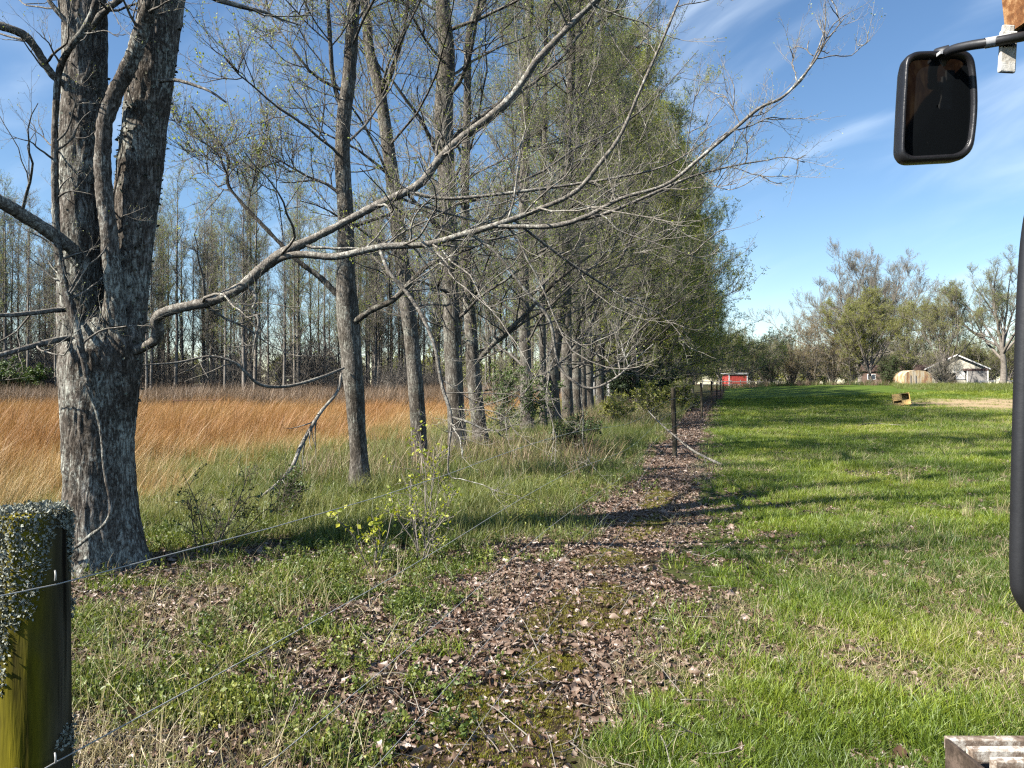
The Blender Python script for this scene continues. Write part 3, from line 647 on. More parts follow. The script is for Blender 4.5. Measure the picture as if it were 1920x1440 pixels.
row_tree(22, [(789, 885, 38), (787, 840, 33), (781, 740, 31), (772, 640, 31), (760, 540, 30), (748, 440, 28), (738, 350, 27), (724, 250, 25), (712, 170, 23), (692, 90, 20), (682, 0, 17)],
         'slender tree with a dark leaning stem, third in the row after the forked tree', 17, d=14.0, n1=26, Lmax=5.0, zr=(0.16, 0.97),
         stems=[[(716, 190, 14, 14), (740, 120, 13.9, 13), (757, 60, 13.8, 12), (770, -40, 13.8, 9), (800, -200, 13.8, 4)]], **KW)
row_tree(23, [(860, 862, 46), (858, 820, 39), (852, 720, 35), (846, 600, 35), (842, 480, 36), (838, 360, 36), (832, 220, 36), (838, 100, 33), (830, 0, 29)],
         'stout straight tree of deeply furrowed bark, fourth in the row after the forked tree', 20, d=16.2, n1=34, Lmax=6.5, zr=(0.12, 0.97), **KW)
row_tree(24, [(908, 855, 44), (900, 810, 33), (888, 700, 29), (880, 580, 25), (874, 460, 20), (872, 340, 17), (876, 200, 15), (880, 60, 13)],
         'tree with a pale flared foot just behind the stout furrowed one', 17, d=17.4, n1=30, Lmax=5.5, zr=(0.12, 0.97),
         stems=[[(884, 690, 17.4, 18), (930, 640, 17.2, 17), (985, 590, 17, 15), (1040, 530, 16.8, 11), (1120, 470, 16.5, 6)]], **KW)
row_tree(25, [(990, 815, 32), (988, 780, 27), (986, 700, 24), (982, 560, 23), (981, 420, 21), (984, 280, 20), (987, 140, 18), (994, 0, 15)],
         'straight tree with green vine leaves round its foot', 20, d=24.5, n1=38, Lmax=7.5, zr=(0.08, 0.97), spr=SP_MID, **KW)
row_tree(26, [(1040, 803, 36), (1038, 770, 30), (1036, 690, 27), (1050, 600, 23), (1062, 500, 21), (1064, 380, 19), (1068, 220, 17), (1072, 60, 14)],
         'tree with a thick bowed foot and leaning stem beside the vine-footed one', 20, d=28, n1=34, Lmax=7.5, zr=(0.1, 0.97),
         stems=[[(1036, 690, 28, 18), (1020, 720, 27.6, 15), (995, 735, 27.2, 13), (950, 728, 26.8, 9), (890, 735, 26.4, 5)]], **KW)
extra = [(1065, 797, 24, 30), (1083, 788, 22, 33.5), (1106, 776, 19, 40), (1126, 771, 17, 44), (1020, 806, 15, 26), (1095, 782, 14, 36.5)]
lab = ['grey tree standing tight against the bow-footed one', 'pale-barked tree next past the pair with the bowed foot', 'slender grey tree in front of the small white shed', 'slender grey tree just past the small white shed', 'thin young tree between the vine-footed tree and the bow-footed one', 'thin young tree between the pale-barked tree and the white shed']
for k, (px, py, w, d) in enumerate(extra):
    row_tree(30 + k, [(px, py, w * 1.2), (px - 1, py - 30, w), (px - 3, 600, w * 0.85), (px - 2, 400, w * 0.75), (px + 3, 150, w * 0.6), (px + 4, 0, w * 0.5)], lab[k], 21, d=d, n1=40, Lmax=8.4, zr=(0.08, 0.97), n2_=8, ns=(5, 6), ssz=0.85, spr=SP_MID)

# farther trees of the row: five shapes, copied down the line
far_src = []
for k in range(5):
    geos = pole_tree(60 + k, 21 + k % 3, 0.24 + 0.02 * k, n1=52, zr=(0.05, 0.98), Lmax=8.6, bias=0.35, prof=0.6, n2_=8, rmin=0.008, rough=False, ns=(5, 7), ssz=1.05)
    far_src.append(geos)
rngr = np.random.default_rng(77)
ys = np.concatenate([np.array([46, 50.5, 54, 58, 61, 65, 69, 73, 77, 82, 87, 92, 97, 103, 109, 115, 122])])
protos = [None] * 5
far_label = 'tall budding tree far down the row, twiggy to the ground, beyond the white shed gap'
for k, y in enumerate(ys):
    x = float(row_x(y)) + rngr.normal(0, 0.7) + 0.6; s = k % 5; sc = rngr.uniform(0.9, 1.12); loc = (x, float(y), float(gz(x, y)))
    if protos[s] is None:
        protos[s] = put_tree('fence_row_tree', far_label, 'tree', far_src[s], (M_BARK, M_LIMBD, SP_FAR), loc, rngr.uniform(-0.6, 0.6), 'far trees in the row along the wire fence'); protos[s].scale = (sc,) * 3
    else: copy_thing(protos[s], loc, rngr.uniform(-0.6, 0.6), sc)

for k, y in enumerate([48, 53, 57, 63, 68, 75, 81, 90, 100, 111]):
    x = float(row_x(y)) - 1.6 + rngr.normal(0, 0.6); copy_thing(protos[(k * 2 + 1) % 5], (x, float(y), float(gz(x, y))), rngr.uniform(-0.6, 0.6), rngr.uniform(0.8, 1.0))

# ------------------------------------------------------------------ the wood beyond the field
wood_src = []
for k in range(7):
    H = 15 + (k * 1.37) % 4; green = k in (2, 5)
    tr, cr, cw = pole_tree(100 + k, H, 0.12 + 0.018 * (k % 4), n1=22, zr=(0.22, 0.98), Lmax=3.6, ang=(22, 52), bias=0.0, up1=0.06, n2_=4, rmin=0.010, rough=False, S1=4, prof=0.55, r1fac=0.4, ns=(2, 4), ssz=1.0)
    wood_src.append((tr, cr, cw, SP_WOODG if green else SP_WOOD))
rngw = np.random.default_rng(9); wprot = [None] * 7
spots = []
for k in range(165): spots.append((rngw.uniform(-72, -17), 58 + 26 * rngw.random() ** 1.2))
for k in range(90): spots.append((rngw.uniform(-19, 9), 66 + 22 * rngw.random()))
for k, (x, y) in enumerate(spots):
    s = int(rngw.integers(0, 7)); sc = rngw.uniform(0.78, 1.12); loc = (x, y, float(gz(x, y))); rz = rngw.uniform(0, 6.28)
    if wprot[s] is None:
        a = wood_src[s]; wprot[s] = put_tree('slim_tree', 'slim straight tree hazed with pale green buds in the wood beyond the orange field' if s in (2, 5) else 'slim straight grey tree, almost leafless, in the wood beyond the orange field', 'tree', a[:3], (M_WOOD_BARK, M_WOOD_BARK, a[3]), loc, rz, 'slim trees of the wood beyond the field'); wprot[s].scale = (sc,) * 3
    else: copy_thing(wprot[s], loc, rz, (sc * 0.95, sc * 0.95, sc))

# ------------------------------------------------------------------ trees, hedge and houses across the lawn
def gl(px, d): x = (px - 960) * d / F; return (x, d, float(gz(x, d)))
put_tree('spreading_oak', 'huge bare spreading tree rising behind the hedge', 'tree', spread_tree(201, 26, 0.65, 0.12, 22, (3, 70), 10, 5, 0.016, (4, 2), 2.0), (M_WOOD_BARK, M_TWIG_FAR, SP_BARE), gl(1612, 156))
put_tree('spreading_tree', 'tall pale budding tree behind the house beside the white rail', 'tree', spread_tree(202, 21, 0.6, 0.28, 10, (6, 60), 8, 6, 0.018, (6, 3), 1.3), (M_WOOD_BARK, M_TWIG_FAR, SP_WOODG), gl(1878, 128))
put_tree('leafing_tree', 'yellow-green leafing tree in front of the spreading bare one', 'tree', spread_tree(203, 14.5, 0.3, 0.15, 10, (4, 46), 9, 6, 0.014, (6, 3), 1.1), (M_WOOD_BARK, M_TWIG_FAR, SP_YEL), gl(1632, 124))
put_tree('leafing_tree', 'olive leafing tree arching over the rusty arched shed', 'tree', spread_tree(204, 15, 0.28, 0.25, 9, (5, 52), 8, 6, 0.014, (6, 3), 1.1), (M_WOOD_BARK, M_TWIG_FAR, SP_OLIVE), gl(1772, 116))
put_tree('leafing_tree', 'light olive tree between the rusty shed and the spreading bare tree', 'tree', spread_tree(205, 15, 0.25, 0.2, 9, (5, 50), 8, 6, 0.014, (6, 3), 1.1), (M_WOOD_BARK, M_TWIG_FAR, SP_OLIVE), gl(1706, 134))
hedge = [(1442, 126, 8.0, 301, M_TWIG_DARK, SP_DARK, 'dark upright shrub at the hedge end nearest the red barn', 24),
         (1484, 127, 9.5, 302, M_TWIG_DARK, SP_BROWN, 'brown budding shrub tree next to the dark upright shrub', 24),
         (1524, 127, 11.5, 303, M_TWIG, SP_BROWN, 'tallest reddish-brown shrub tree in the hedge', 24),
         (1562, 127, 10.0, 304, M_TWIG, SP_BROWN, 'thin-stemmed brown shrub tree in the middle of the hedge', 26),
         (1598, 126, 9.0, 305, M_TWIG, SP_OLIVE, 'olive shrub tree at the foot of the yellow-green leafing tree', 28),
         (1662, 122, 4.0, 306, M_TWIG_DARK, SP_DARK, 'low dense dark green bush beside the rusty arched shed', 42),
         (1765, 113, 4.2, 307, M_WOOD_BARK, SP_BARE, 'tangled bare brush between the rusty arched shed and the house gable', 48),
         (1690, 132, 5.0, 308, M_TWIG, SP_OLIVE, 'olive brush hiding the low brick wing of the house', 44)]
for px, d, H, sd, m1, m2, lb, sp in hedge:
    cr, cw = hedge_geo(sd, H * 1.12, 12, sp, 9, 6, 1.1)
    put_tree('hedge_shrub', lb, 'shrub', (cr, cw), (m1, m2), gl(px, d), 0, 'shrubs of the hedge across the lawn', names=('stems', 'crown'))
# low scrub at the hedge foot
# far trees on the skyline
far2 = spread_tree(207, 15, 0.4, 0.12, 9, (6, 58), 8, 5, 0.02, (5, 3), 1.6)
f2 = None
for k, (px, d) in enumerate([(1350, 190), (1385, 172), (1408, 180), (1432, 190), (1480, 205), (1520, 190), (1560, 210), (1610, 190), (1660, 220), (1700, 180), (1740, 190), (1790, 185), (1830, 180), (1860, 215), (1890, 178), (1925, 190), (1970, 200), (2040, 190), (1300, 200), (1250, 190)]):
    lb = 'hazy olive tree on the skyline far behind the barn and house'
    if f2 is None: f2 = put_tree('skyline_tree', lb, 'tree', far2, (M_WOOD_BARK, M_TWIG_FAR, SP_OLIVE), gl(px, d), 0.5, 'far trees on the skyline')
    else: copy_thing(f2, gl(px, d), k * 1.7, 0.62 + 0.23 * ((k * 0.618) % 1))

def plain(name, col, rough=0.7, var=0.25, scale=6.0, spec=0.3, metal=0.0):
    t = NT(name); o = t.coords('Object'); n = t.noise(o, scale, 5, 0.65)
    lo = tuple(c * (1 - var) for c in col); hi = tuple(min(1, c * (1 + var)) for c in col)
    return t.pbr(t.ramp(n, [(0.3, lo), (0.7, hi)]), rough, metal, bump=n, bstr=0.15, bdist=0.01, spec=spec)
M_RED = plain('barn_red', (0.42, 0.06, 0.045), 0.8, 0.3, 1.5)
M_WHITE = plain('white_paint', (0.72, 0.70, 0.66), 0.6, 0.1, 3)
M_CREAM = plain('cream_siding', (0.62, 0.57, 0.46), 0.7, 0.12, 2)
M_ROOF = plain('brown_shingle', (0.13, 0.085, 0.07), 0.85, 0.3, 4)
M_TIN = plain('grey_tin', (0.42, 0.42, 0.42), 0.5, 0.25, 2)
M_DARK = plain('doorway_shade', (0.015, 0.014, 0.013), 0.9, 0.2)
M_BRICK = plain('dull_brick', (0.17, 0.11, 0.085), 0.85, 0.25, 3)
M_GREYW = plain('grey_weathered_board', (0.27, 0.25, 0.225), 0.85, 0.3, 2)
M_GLASS = plain('window_glass', (0.05, 0.06, 0.075), 0.12, 0.2, spec=0.6)
def rust_mat():
    t = NT('rusty_white_tin'); o = t.coords('Object', (1.0, 1.0, 0.25)); n = t.noise(o, 1.6, 5, 0.65); f = t.noise(t.coords('Object'), 5, 4)
    c = t.ramp(n, [(0.40, (0.66, 0.60, 0.47)), (0.52, (0.58, 0.42, 0.20)), (0.60, (0.42, 0.17, 0.05)), (0.72, (0.20, 0.08, 0.03))])
    return t.pbr(t.mix(0.25, c, t.ramp(f, [(0.3, (0.25, 0.16, 0.08)), (0.7, (0.75, 0.70, 0.60))])), 0.7)
M_RUSTW = rust_mat()
def part(parent, name, mat, *boxes, bev=0.0):
    gg = Geo()
    for b in boxes: gg.add(*box_q(*b))
    o = link(name, gg.mesh(name, [mat], smooth=False), parent)
    if bev: bevel(o, bev)
    return o
def gable(parent, name, mat, pts, y0, y1):
    """prism: outline (x,z) quad swept from y0 to y1"""
    V = [(x, y0, z) for x, z in pts] + [(x, y1, z) for x, z in pts]
    o = link(name, mesh_from(name, np.array(V, float), np.array([[3, 2, 1, 0], [4, 5, 6, 7], [0, 1, 5, 4], [1, 2, 6, 5], [2, 3, 7, 6], [3, 0, 4, 7]]), [mat], None, False), parent)
    return o
# red barn
b = thing('red_barn', 'low red barn with white trim and pale tin roof past the end of the row', 'barn', gl(1384, 150))
b.scale = (0.86, 0.86, 0.86)
part(b, 'wall', M_RED, ((0, 3, 1.3), (4.0, 6, 2.6)))
for k in range(9): part(b, 'siding_board', M_RED, ((-1.78 + k * 0.445, -0.03, 1.3), (0.41, 0.06, 2.58)))
for x in (-2.1, 2.1): part(b, 'corner_trim', M_WHITE, ((x, -0.02, 1.35), (0.2, 0.16, 2.72)))
part(b, 'fascia', M_WHITE, ((0, -0.25, 2.78), (4.7, 0.1, 0.16)))
gable(b, 'roof', M_TIN, [(-2.4, 2.75), (2.4, 2.75), (2.4, 2.92), (-2.4, 2.92)], -0.3, 6.4)
for k in range(11): part(b, 'roof_rib', M_WHITE, ((-2.15 + k * 0.41, 3.0, 2.95), (0.07, 6.6, 0.06)))
# the house
h = thing('house', 'pale house with a cream gable and brown roof behind the rusty shed', 'house', gl(1794, 142), math.radians(-24))
part(h, 'wall', M_CREAM, ((0, 5.2, 1.6), (9.6, 10, 3.2)))
gable(h, 'gable', M_CREAM, [(-4.8, 3.2), (4.8, 3.2), (0.05, 5.6), (-0.05, 5.6)], 0.2, 10.2)
for s in (-1, 1):
    gable(h, 'roof', M_ROOF, [(0, 5.65), (s * 5.4, 2.97), (s * 5.4, 3.12), (0, 5.85)], -0.3, 10.6)
    gable(h, 'bargeboard', M_WHITE, [(0, 5.6), (s * 5.42, 2.90), (s * 5.42, 3.13), (0, 5.87)], -0.42, -0.3)
gable(h, 'porch_roof', M_ROOF, [(1.0, 2.72), (4.9, 2.72), (4.9, 3.1), (1.0, 3.1)], -1.4, 0.18)
part(h, 'porch_wall', M_GREYW, ((3.2, -1.2, 1.35), (3.3, 0.2, 2.7)))
for x in (1.55, 4.85): part(h, 'porch_post', M_WHITE, ((x, -1.25, 1.4), (0.18, 0.18, 2.8)))
part(h, 'garage_door', M_WHITE, ((0.4, 0.12, 1.9), (2.0, 0.12, 1.6)))
part(h, 'doorway', M_DARK, ((-0.9, 0.1, 1.15), (1.5, 0.16, 2.3)))  # near-black slab stands in for the shade inside the doorway
part(h, 'wing', M_BRICK, ((-10.5, 5.2, 1.35), (11.4, 7, 2.7)))
gable(h, 'wing_roof', M_ROOF, [(-16.8, 2.7), (-4.8, 2.7), (-5.0, 4.0), (-16.4, 4.0)], 1.4, 9.0)
for x in (-14.6, -11.2, -8.2):
    w = part(h, 'window', M_WHITE, ((x, 1.66, 1.65), (1.5, 0.12, 1.1)))
    for q in (-0.34, 0.34): part(w, 'pane', M_GLASS, ((x + q, 1.58, 1.65), (0.55, 0.06, 0.85)))
# rusty arched shed
s = thing('arched_shed', 'small arched metal shed, white paint streaked with rust', 'shed', gl(1722, 118))
ang_ = np.linspace(0, math.pi, 15); arc = [(2.2 * math.cos(a), 1.55 + 0.95 * math.sin(a)) for a in ang_]
gg = Geo()
V = []
for y in (0, 4.5):
    for x, z in arc: V.append((x, y, z))
V = np.array(V); n = len(arc)
gg.add(V, [[k, k + 1, n + k + 1, n + k] for k in range(n - 1)]); link('roof', gg.mesh('roof', [M_RUSTW]), s)
gg = Geo(); gg.add(*box_q((-2.2, 2.25, 0.77), (0.06, 4.5, 1.56))); gg.add(*box_q((2.2, 2.25, 0.77), (0.06, 4.5, 1.56))); link('side_wall', gg.mesh('side_wall', [M_RUSTW], smooth=False), s)
npan = 9
for k in range(npan):
    x0 = -2.15 + 4.3 * k / npan; x1 = -2.15 + 4.3 * (k + 1) / npan - 0.03; xm = (x0 + x1) / 2
    top = 1.55 + 0.93 * math.sqrt(max(0, 1 - (xm / 2.2) ** 2))
    part(s, 'front_panel', M_RUSTW, ((xm, 0.02 + 0.03 * (k % 2), top / 2), (x1 - x0, 0.05, top)))
part(s, 'door_frame', M_GREYW, ((-1.25, -0.04, 0.85), (0.08, 0.06, 1.7)), ((-0.45, -0.04, 0.85), (0.08, 0.06, 1.7)))
# small white shed glimpsed between trunks
s = thing('white_shed', 'small white shed glimpsed between the row trunks', 'shed', gl(1128, 96))
part(s, 'wall', M_WHITE, ((0, 1.5, 1.1), (2.6, 3, 2.2)))
for q in (-1, 1): gable(s, 'roof', M_TIN, [(0, 3.0), (q * 1.5, 2.15), (q * 1.5, 2.25), (0, 3.12)], -0.2, 3.2)
gable(s, 'gable', M_WHITE, [(-1.3, 2.2), (1.3, 2.2), (0.03, 2.98), (-0.03, 2.98)], 0.01, 2.99)
part(s, 'door', M_GREYW, ((0.2, -0.02, 0.95), (0.9, 0.05, 1.9)))
# board fence before the barn, white rail by the house
fb = thing('board_fence', 'dark board fence in front of the red barn', 'fence', gl(1380, 134))
for k in range(9): part(fb, 'post', M_GREYW, ((-6 + k * 1.7, 0, 0.6), (0.12, 0.12, 1.35)))
for z in (0.45, 0.95): part(fb, 'rail', M_GREYW, ((0.8, -0.09, z), (13.8, 0.05, 0.14)))
fr = thing('white_rail_fence', 'low white rail fence to the side of the house', 'fence', gl(1890, 136))
for k in range(8): part(fr, 'post', M_WHITE, ((-5 + k * 2.4, 0, 0.4), (0.1, 0.1, 1.0)))
part(fr, 'rail', M_WHITE, ((3.4, -0.08, 0.78), (17.4, 0.05, 0.16)))
# tan box on the lawn
def rot_m(ax, a):
    c, s_ = math.cos(a), math.sin(a)
    return np.array([[c, -s_, 0], [s_, c, 0], [0, 0, 1]]) if ax == 'z' else (np.array([[c, 0, s_], [0, 1, 0], [-s_, 0, c]]) if ax == 'y' else np.array([[1, 0, 0], [0, c, -s_], [0, s_, c]]))
M_TAN = plain('tan_plastic', (0.74, 0.47, 0.17), 0.55, 0.12, 3)
loc = gl(1692, 53); t = thing('open_box', 'tan open-fronted box with two compartments tipped on the lawn by bare dirt', 'box', (loc[0], loc[1], loc[2] + 0.02), math.radians(-12))
t.rotation_euler = (math.radians(-7), math.radians(-9), math.radians(-24))
part(t, 'back_panel', M_TAN, ((0, 0.5, 0.42), (1.1, 0.05, 0.84)))
for x in (-0.53, 0.53): part(t, 'side_panel', M_TAN, ((x, 0.1, 0.42), (0.05, 0.75, 0.84)))
for z in (0.03, 0.82): part(t, 'end_panel', M_TAN, ((0, 0.1, z), (1.01, 0.75, 0.05)))
part(t, 'divider', M_TAN, ((0.02, 0.1, 0.42), (0.05, 0.74, 0.73)))
part(t, 'front_panel', M_TAN, ((-0.26, -0.25, 0.58), (0.48, 0.05, 0.43)), ((0.27, -0.25, 0.2), (0.48, 0.05, 0.33)), ((-0.26, -0.25, 0.12), (0.48, 0.05, 0.16)))
# rusty frame standing in the field grass
M_RUST = plain('rust', (0.11, 0.055, 0.035), 0.85, 0.35, 20)
pf = at(370, 755, 34); ff = thing('rusty_frame', 'rusty pipe frame standing in the orange grass', 'frame', (pf[0], pf[1], float(gz(pf[0], pf[1]))))
def pipe(parent, name, mat, pts, r, S=8, n=20):
    P = catmull(np.array(pts, float), n) if len(pts) > 2 else np.array(pts, float)
    gg = Geo(); gg.tubes(P[None], np.full((1, len(P)), r), S); return link(name, gg.mesh(name, [mat]), parent)
pipe(ff, 'rail', M_RUST, [(-1.1, 0, 0.80), (1.08, 0.1, 0.84)], 0.024)
for x, z in ((-1.1, 0.80), (1.08, 0.84), (0.2, 0.82)): pipe(ff, 'leg', M_RUST, [(x, 0.05, -0.05), (x, 0.05, z)], 0.022)

# ------------------------------------------------------------------ the wire fence
def post_wood(name, algae):
    t = NT(name); o = t.coords('Object', (1, 1, 0.09)); g_ = t.noise(o, 26, 5, 0.6); sp = t.n('ShaderNodeSeparateXYZ'); t.l(t.coords('Object'), sp.inputs[0])
    wood = t.ramp(g_, [(0.3, (0.02, 0.017, 0.011)), (0.5, (0.06, 0.05, 0.034)), (0.7, (0.12, 0.10, 0.072))])
    if algae:
        al = t.ramp(g_, [(0.34, (0.02, 0.016, 0.004)), (0.46, (0.10, 0.085, 0.007)), (0.72, (0.23, 0.19, 0.012))])
        amt = t.math('MULTIPLY', t.mrange(t.noise(t.coords('Object', (1, 1, 0.4)), 9, 4), 0.25, 0.5), t.mrange(sp.outputs[0], 0.052, 0.024))  # algae kept to the sunlit side; the wood's dark colour carries the shaded side
        wood = t.mix(amt, wood, al)
    ck = t.noise(t.coords('Object', (1, 1, 0.035)), 34, 3, 0.5); wood = t.mix(t.mrange(ck, 0.36, 0.30), wood, (0.008, 0.006, 0.004))
    return t.pbr(wood, 0.9, bump=t.math('ADD', g_, t.mrange(ck, 0.30, 0.40)), bstr=0.9, bdist=0.008, spec=0.1)
M_POST = post_wood('post_algae', True); M_POST2 = post_wood('post_grey', False)
def crust():
    t = NT('lichen_crust'); o = t.coords('Object'); n = t.noise(o, 60, 5, 0.7); c = t.ramp(n, [(0.3, (0.035, 0.035, 0.028)), (0.48, (0.20, 0.21, 0.18)), (0.68, (0.50, 0.52, 0.46))])
    return t.pbr(c, 0.95, bump=n, bstr=1.0, bdist=0.01, spec=0.1)
M_CRUST = crust()
M_WIRE = plain('galvanised_wire', (0.40, 0.39, 0.36), 0.5, 0.2, 40, 0.5, 0.15)
PX0, PY0 = -0.805, 1.262
FZ = [1.285, 0.985, 0.69, 0.40, 0.12]
wf = thing('wire_fence', 'sagging five-strand wire fence on weathered wooden posts beside the leaf-strewn track', 'fence', (PX0, PY0, float(gz(PX0, PY0))))
wfo = np.array(wf.location)
rp = np.random.default_rng(3)
# near post
Hn = 1.405
pth = np.array([(0, 0, -0.1), (0.0, 0, 0.3), (-0.002, 0, 0.7), (-0.006, 0.003, 1.1), (-0.008, 0.004, Hn - 0.02)]) ; rad = np.array([0.064, 0.062, 0.060, 0.059, 0.058])
V, Qd = rough_tube(pth, rad, 64, 160, 0.0035, 60, 0.06, 0, 2.0)
gg = Geo(); gg.add(V, Qd)
ring = V.reshape(160, 64, 3)[-1]; capc = ring.mean(0)
rr_ = np.linspace(1, 0.02, 8); cap = np.stack([capc + (ring - capc) * f for f in rr_]); cap[1:, :, 2] += 0.006 + 0.006 * (vnoise(cap[1:] * 90) - 0.5)
gg.add(cap.reshape(-1, 3), [[k * 64 + j, k * 64 + (j + 1) % 64, (k + 1) * 64 + (j + 1) % 64, (k + 1) * 64 + j] for k in range(7) for j in range(64)])
p0 = tag(link('fence_post', gg.mesh('fence_post', [M_POST]), wf), 'round post stained yellow-green, its top crusted with grey lichen')
# lichen: a crust of flakes over the top and down one side
R3 = V.reshape(160, 64, 3); fl = Geo()
zz = R3[..., 2]; th = np.arctan2(R3[..., 1], R3[..., 0])
lim = 1.25 + 0.06 * np.sin(th * 1.0 + 1.2) - 0.07 * np.sin(th * 3 + 0.5) + 0.34 * (vnoise(np.stack([np.cos(th) * 2, np.sin(th) * 2, zz * 6], -1)) - 0.5)
msk = (zz > lim) | ((vnoise(R3 * np.array([30, 30, 14]) + 5) > 0.80) & (zz > 0.85))
cand = R3[msk]; cand = np.vstack([cand, cap[1:5].reshape(-1, 3)])
sel = cand[rp.integers(0, len(cand), 12000)]
fl.add(*leaf_quads(sel + rp.normal(0, 0.0022, sel.shape), 0.0058, rp)); 
lo = link('lichen', fl.mesh('lichen', [M_LICHEN], smooth=False), p0); lo['kind'] = 'stuff'
# knot
gg = Geo(); a = np.linspace(0, 2 * np.pi, 25)
for rk, rr2 in ((0.018, 0.0035), (0.009, 0.003)):
    P = np.column_stack([rk * np.cos(a) * 0.8, np.zeros(25), rk * np.sin(a) * 1.25]); P[:, 1] = -np.sqrt(np.maximum(0.0605 ** 2 - (P[:, 0] + 0.006) ** 2, 0)) + 0.0605
    gg.tubes((P + np.array([0.006, -0.0615, 0.96]))[None], np.full((1, 25), rr2), 6)
link('knot', gg.mesh('knot', [M_BARK]), p0)
# line posts
posts = [(1265, 858, 16.2, 1.50, 0.048), (1316, 783, 35.5, 1.72, 0.055), (1334, 762, 53, 1.75, 0.06), (1344, 751, 70, 1.7, 0.06), (1351, 744, 88, 1.7, 0.06), (1356, 740, 107, 1.7, 0.06)]
PP = [(PX0, PY0)]
for k, (px, py, d, H, r) in enumerate(posts):
    x = (px - 960) * d / F; z = float(gz(x, d)); PP.append((x, d))
    ln_ = rp.normal(0, 0.03, 2)
    pth = np.array([(0, 0, -0.1), (0, 0, H * 0.3), (ln_[0] * 0.6, 0, H * 0.7), (ln_[0], ln_[1], H)]) + np.array([x, d, z]) - wfo
    gg = Geo(); gg.add(*rough_tube(pth, np.array([r * 1.05, r, r * 0.97, r * 0.9]), 16, 40, 0.006, 40, 0.1, 0, k)); top = gg.V[0].reshape(40, 16, 3)[-1]
    gg.add(np.vstack([top, (top - top.mean(0)) * 0.05 + top.mean(0) + [0, 0, 0.01]]), [[j, (j + 1) % 16, 16 + (j + 1) % 16, 16 + j] for j in range(16)])
    link('fence_post', gg.mesh('fence_post', [M_POST2]), wf)
back = (PX0 - 0.29 * 6, PY0 - 6.0)
sup = [back] + PP
gg = Geo(); gg.add(*rough_tube(np.array([(back[0], back[1], -0.1), (back[0], back[1], 0.7), (back[0], back[1], 1.4)]) - [wfo[0], wfo[1], 0], np.array([0.06] * 3), 16, 30, 0.004, 40, 0.1)); link('fence_post', gg.mesh('fence_post', [M_POST2]), wf)
for k, z0 in enumerate(FZ):
    pts = []
    for i in range(len(sup) - 1):
        (xa, ya), (xb, yb) = sup[i], sup[i + 1]; n = 26
        for f in np.linspace(0, 1, n, endpoint=(i == len(sup) - 2)):
            x = xa + (xb - xa) * f; y = ya + (yb - ya) * f
            za = z0 + (0 if i <= 1 else 0.0); off_x = 0.062 * (1 - f) if i == 1 else (0.062 * f if i == 0 else 0.05)
            sag = (0.05 + 0.03 * ((k * 7 + i * 3) % 4)) * 4 * f * (1 - f) * (1 if i else 0.3)
            lo_ = float(gz(x, y)); pts.append((x + off_x * 0.9, y - (off_x * 0.55 if i <= 1 else 0), lo_ + max(za - sag, 0.03) + 0.012 * math.sin(i * 5 + f * 9 + k)))
    P = np.array(pts) - wfo; gg = Geo(); gg.tubes(P[None], np.full((1, len(P)), 0.0012), 6); link('wire', gg.mesh('wire', [M_WIRE]), wf)
for z in FZ[:3]:
    a = np.linspace(0, math.pi, 9); P = np.column_stack([0.062 * 0.86 + 0.006 * np.sin(a) * 0.8, -0.034 - 0.006 * np.sin(a), z - wfo[2] + 0.008 * np.cos(a)])
    gg = Geo(); gg.tubes(P[None], np.full((1, 9), 0.0016), 6); link('staple', gg.mesh('staple', [M_WIRE]), wf)

# ------------------------------------------------------------------ the tractor whose side the camera stands at
M_BLACK = plain('black_plastic', (0.012, 0.012, 0.014), 0.38, 0.2, 30, 0.4)
M_BLACKP = plain('black_paint', (0.014, 0.014, 0.016), 0.5, 0.2, 12, 0.5)
M_RUBBER = plain('rubber', (0.02, 0.02, 0.02), 0.8, 0.2, 10)
def mirror_glass():
    t = NT('dark_mirror_glass'); o = t.coords('Object'); n = t.noise(o, 28, 5, 0.7)  # near-black base colour stands for the reflected dark cab; specks are dirt
    d = t.math('MULTIPLY', t.mrange(n, 0.62, 0.78), 0.12)
    return t.pbr(t.mix(d, (0.006, 0.007, 0.008), (0.30, 0.27, 0.22)), 0.06, spec=0.25)
M_MIRR = mirror_glass()
def wornpaint(name, a, b, c_):
    t = NT(name); o = t.coords('Object'); n = t.noise(o, 14, 6, 0.7); m = t.noise(o, 55, 4, 0.7)
    c = t.ramp(t.math('ADD', t.math('MULTIPLY', n, 0.7), t.math('MULTIPLY', m, 0.3)), [(0.38, a), (0.5, b), (0.6, c_)])
    return t.pbr(c, 0.8, bump=m, bstr=0.5, bdist=0.004)
M_STEP = wornpaint('worn_step_paint', (0.09, 0.055, 0.035), (0.26, 0.20, 0.15), (0.66, 0.62, 0.54))
M_STEPD = wornpaint('muddy_shaded_step_plate', (0.03, 0.02, 0.015), (0.07, 0.05, 0.035), (0.14, 0.10, 0.075))  # mud tones, with the side plate's shadow put into the dark colour
M_CANOPY = wornpaint('rusty_canopy', (0.05, 0.022, 0.01), (0.22, 0.09, 0.03), (0.50, 0.30, 0.14))
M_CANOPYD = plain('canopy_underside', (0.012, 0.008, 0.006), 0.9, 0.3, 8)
M_BRKT = wornpaint('chipped_white_bracket', (0.20, 0.13, 0.08), (0.62, 0.58, 0.50), (0.78, 0.77, 0.73))
tx, ty = 2.0, 0.55
T = thing('tractor', 'old tractor at hand, showing mirror arm, rusty canopy corner, black grab bar and worn step', 'tractor', (tx, ty, float(gz(tx, ty))))
to = np.array(T.location)
def tp(parent, name, mat, pts, r, S=16, n=40): return pipe(parent, name, mat, [np.array(p) - to for p in pts], r, S, n)
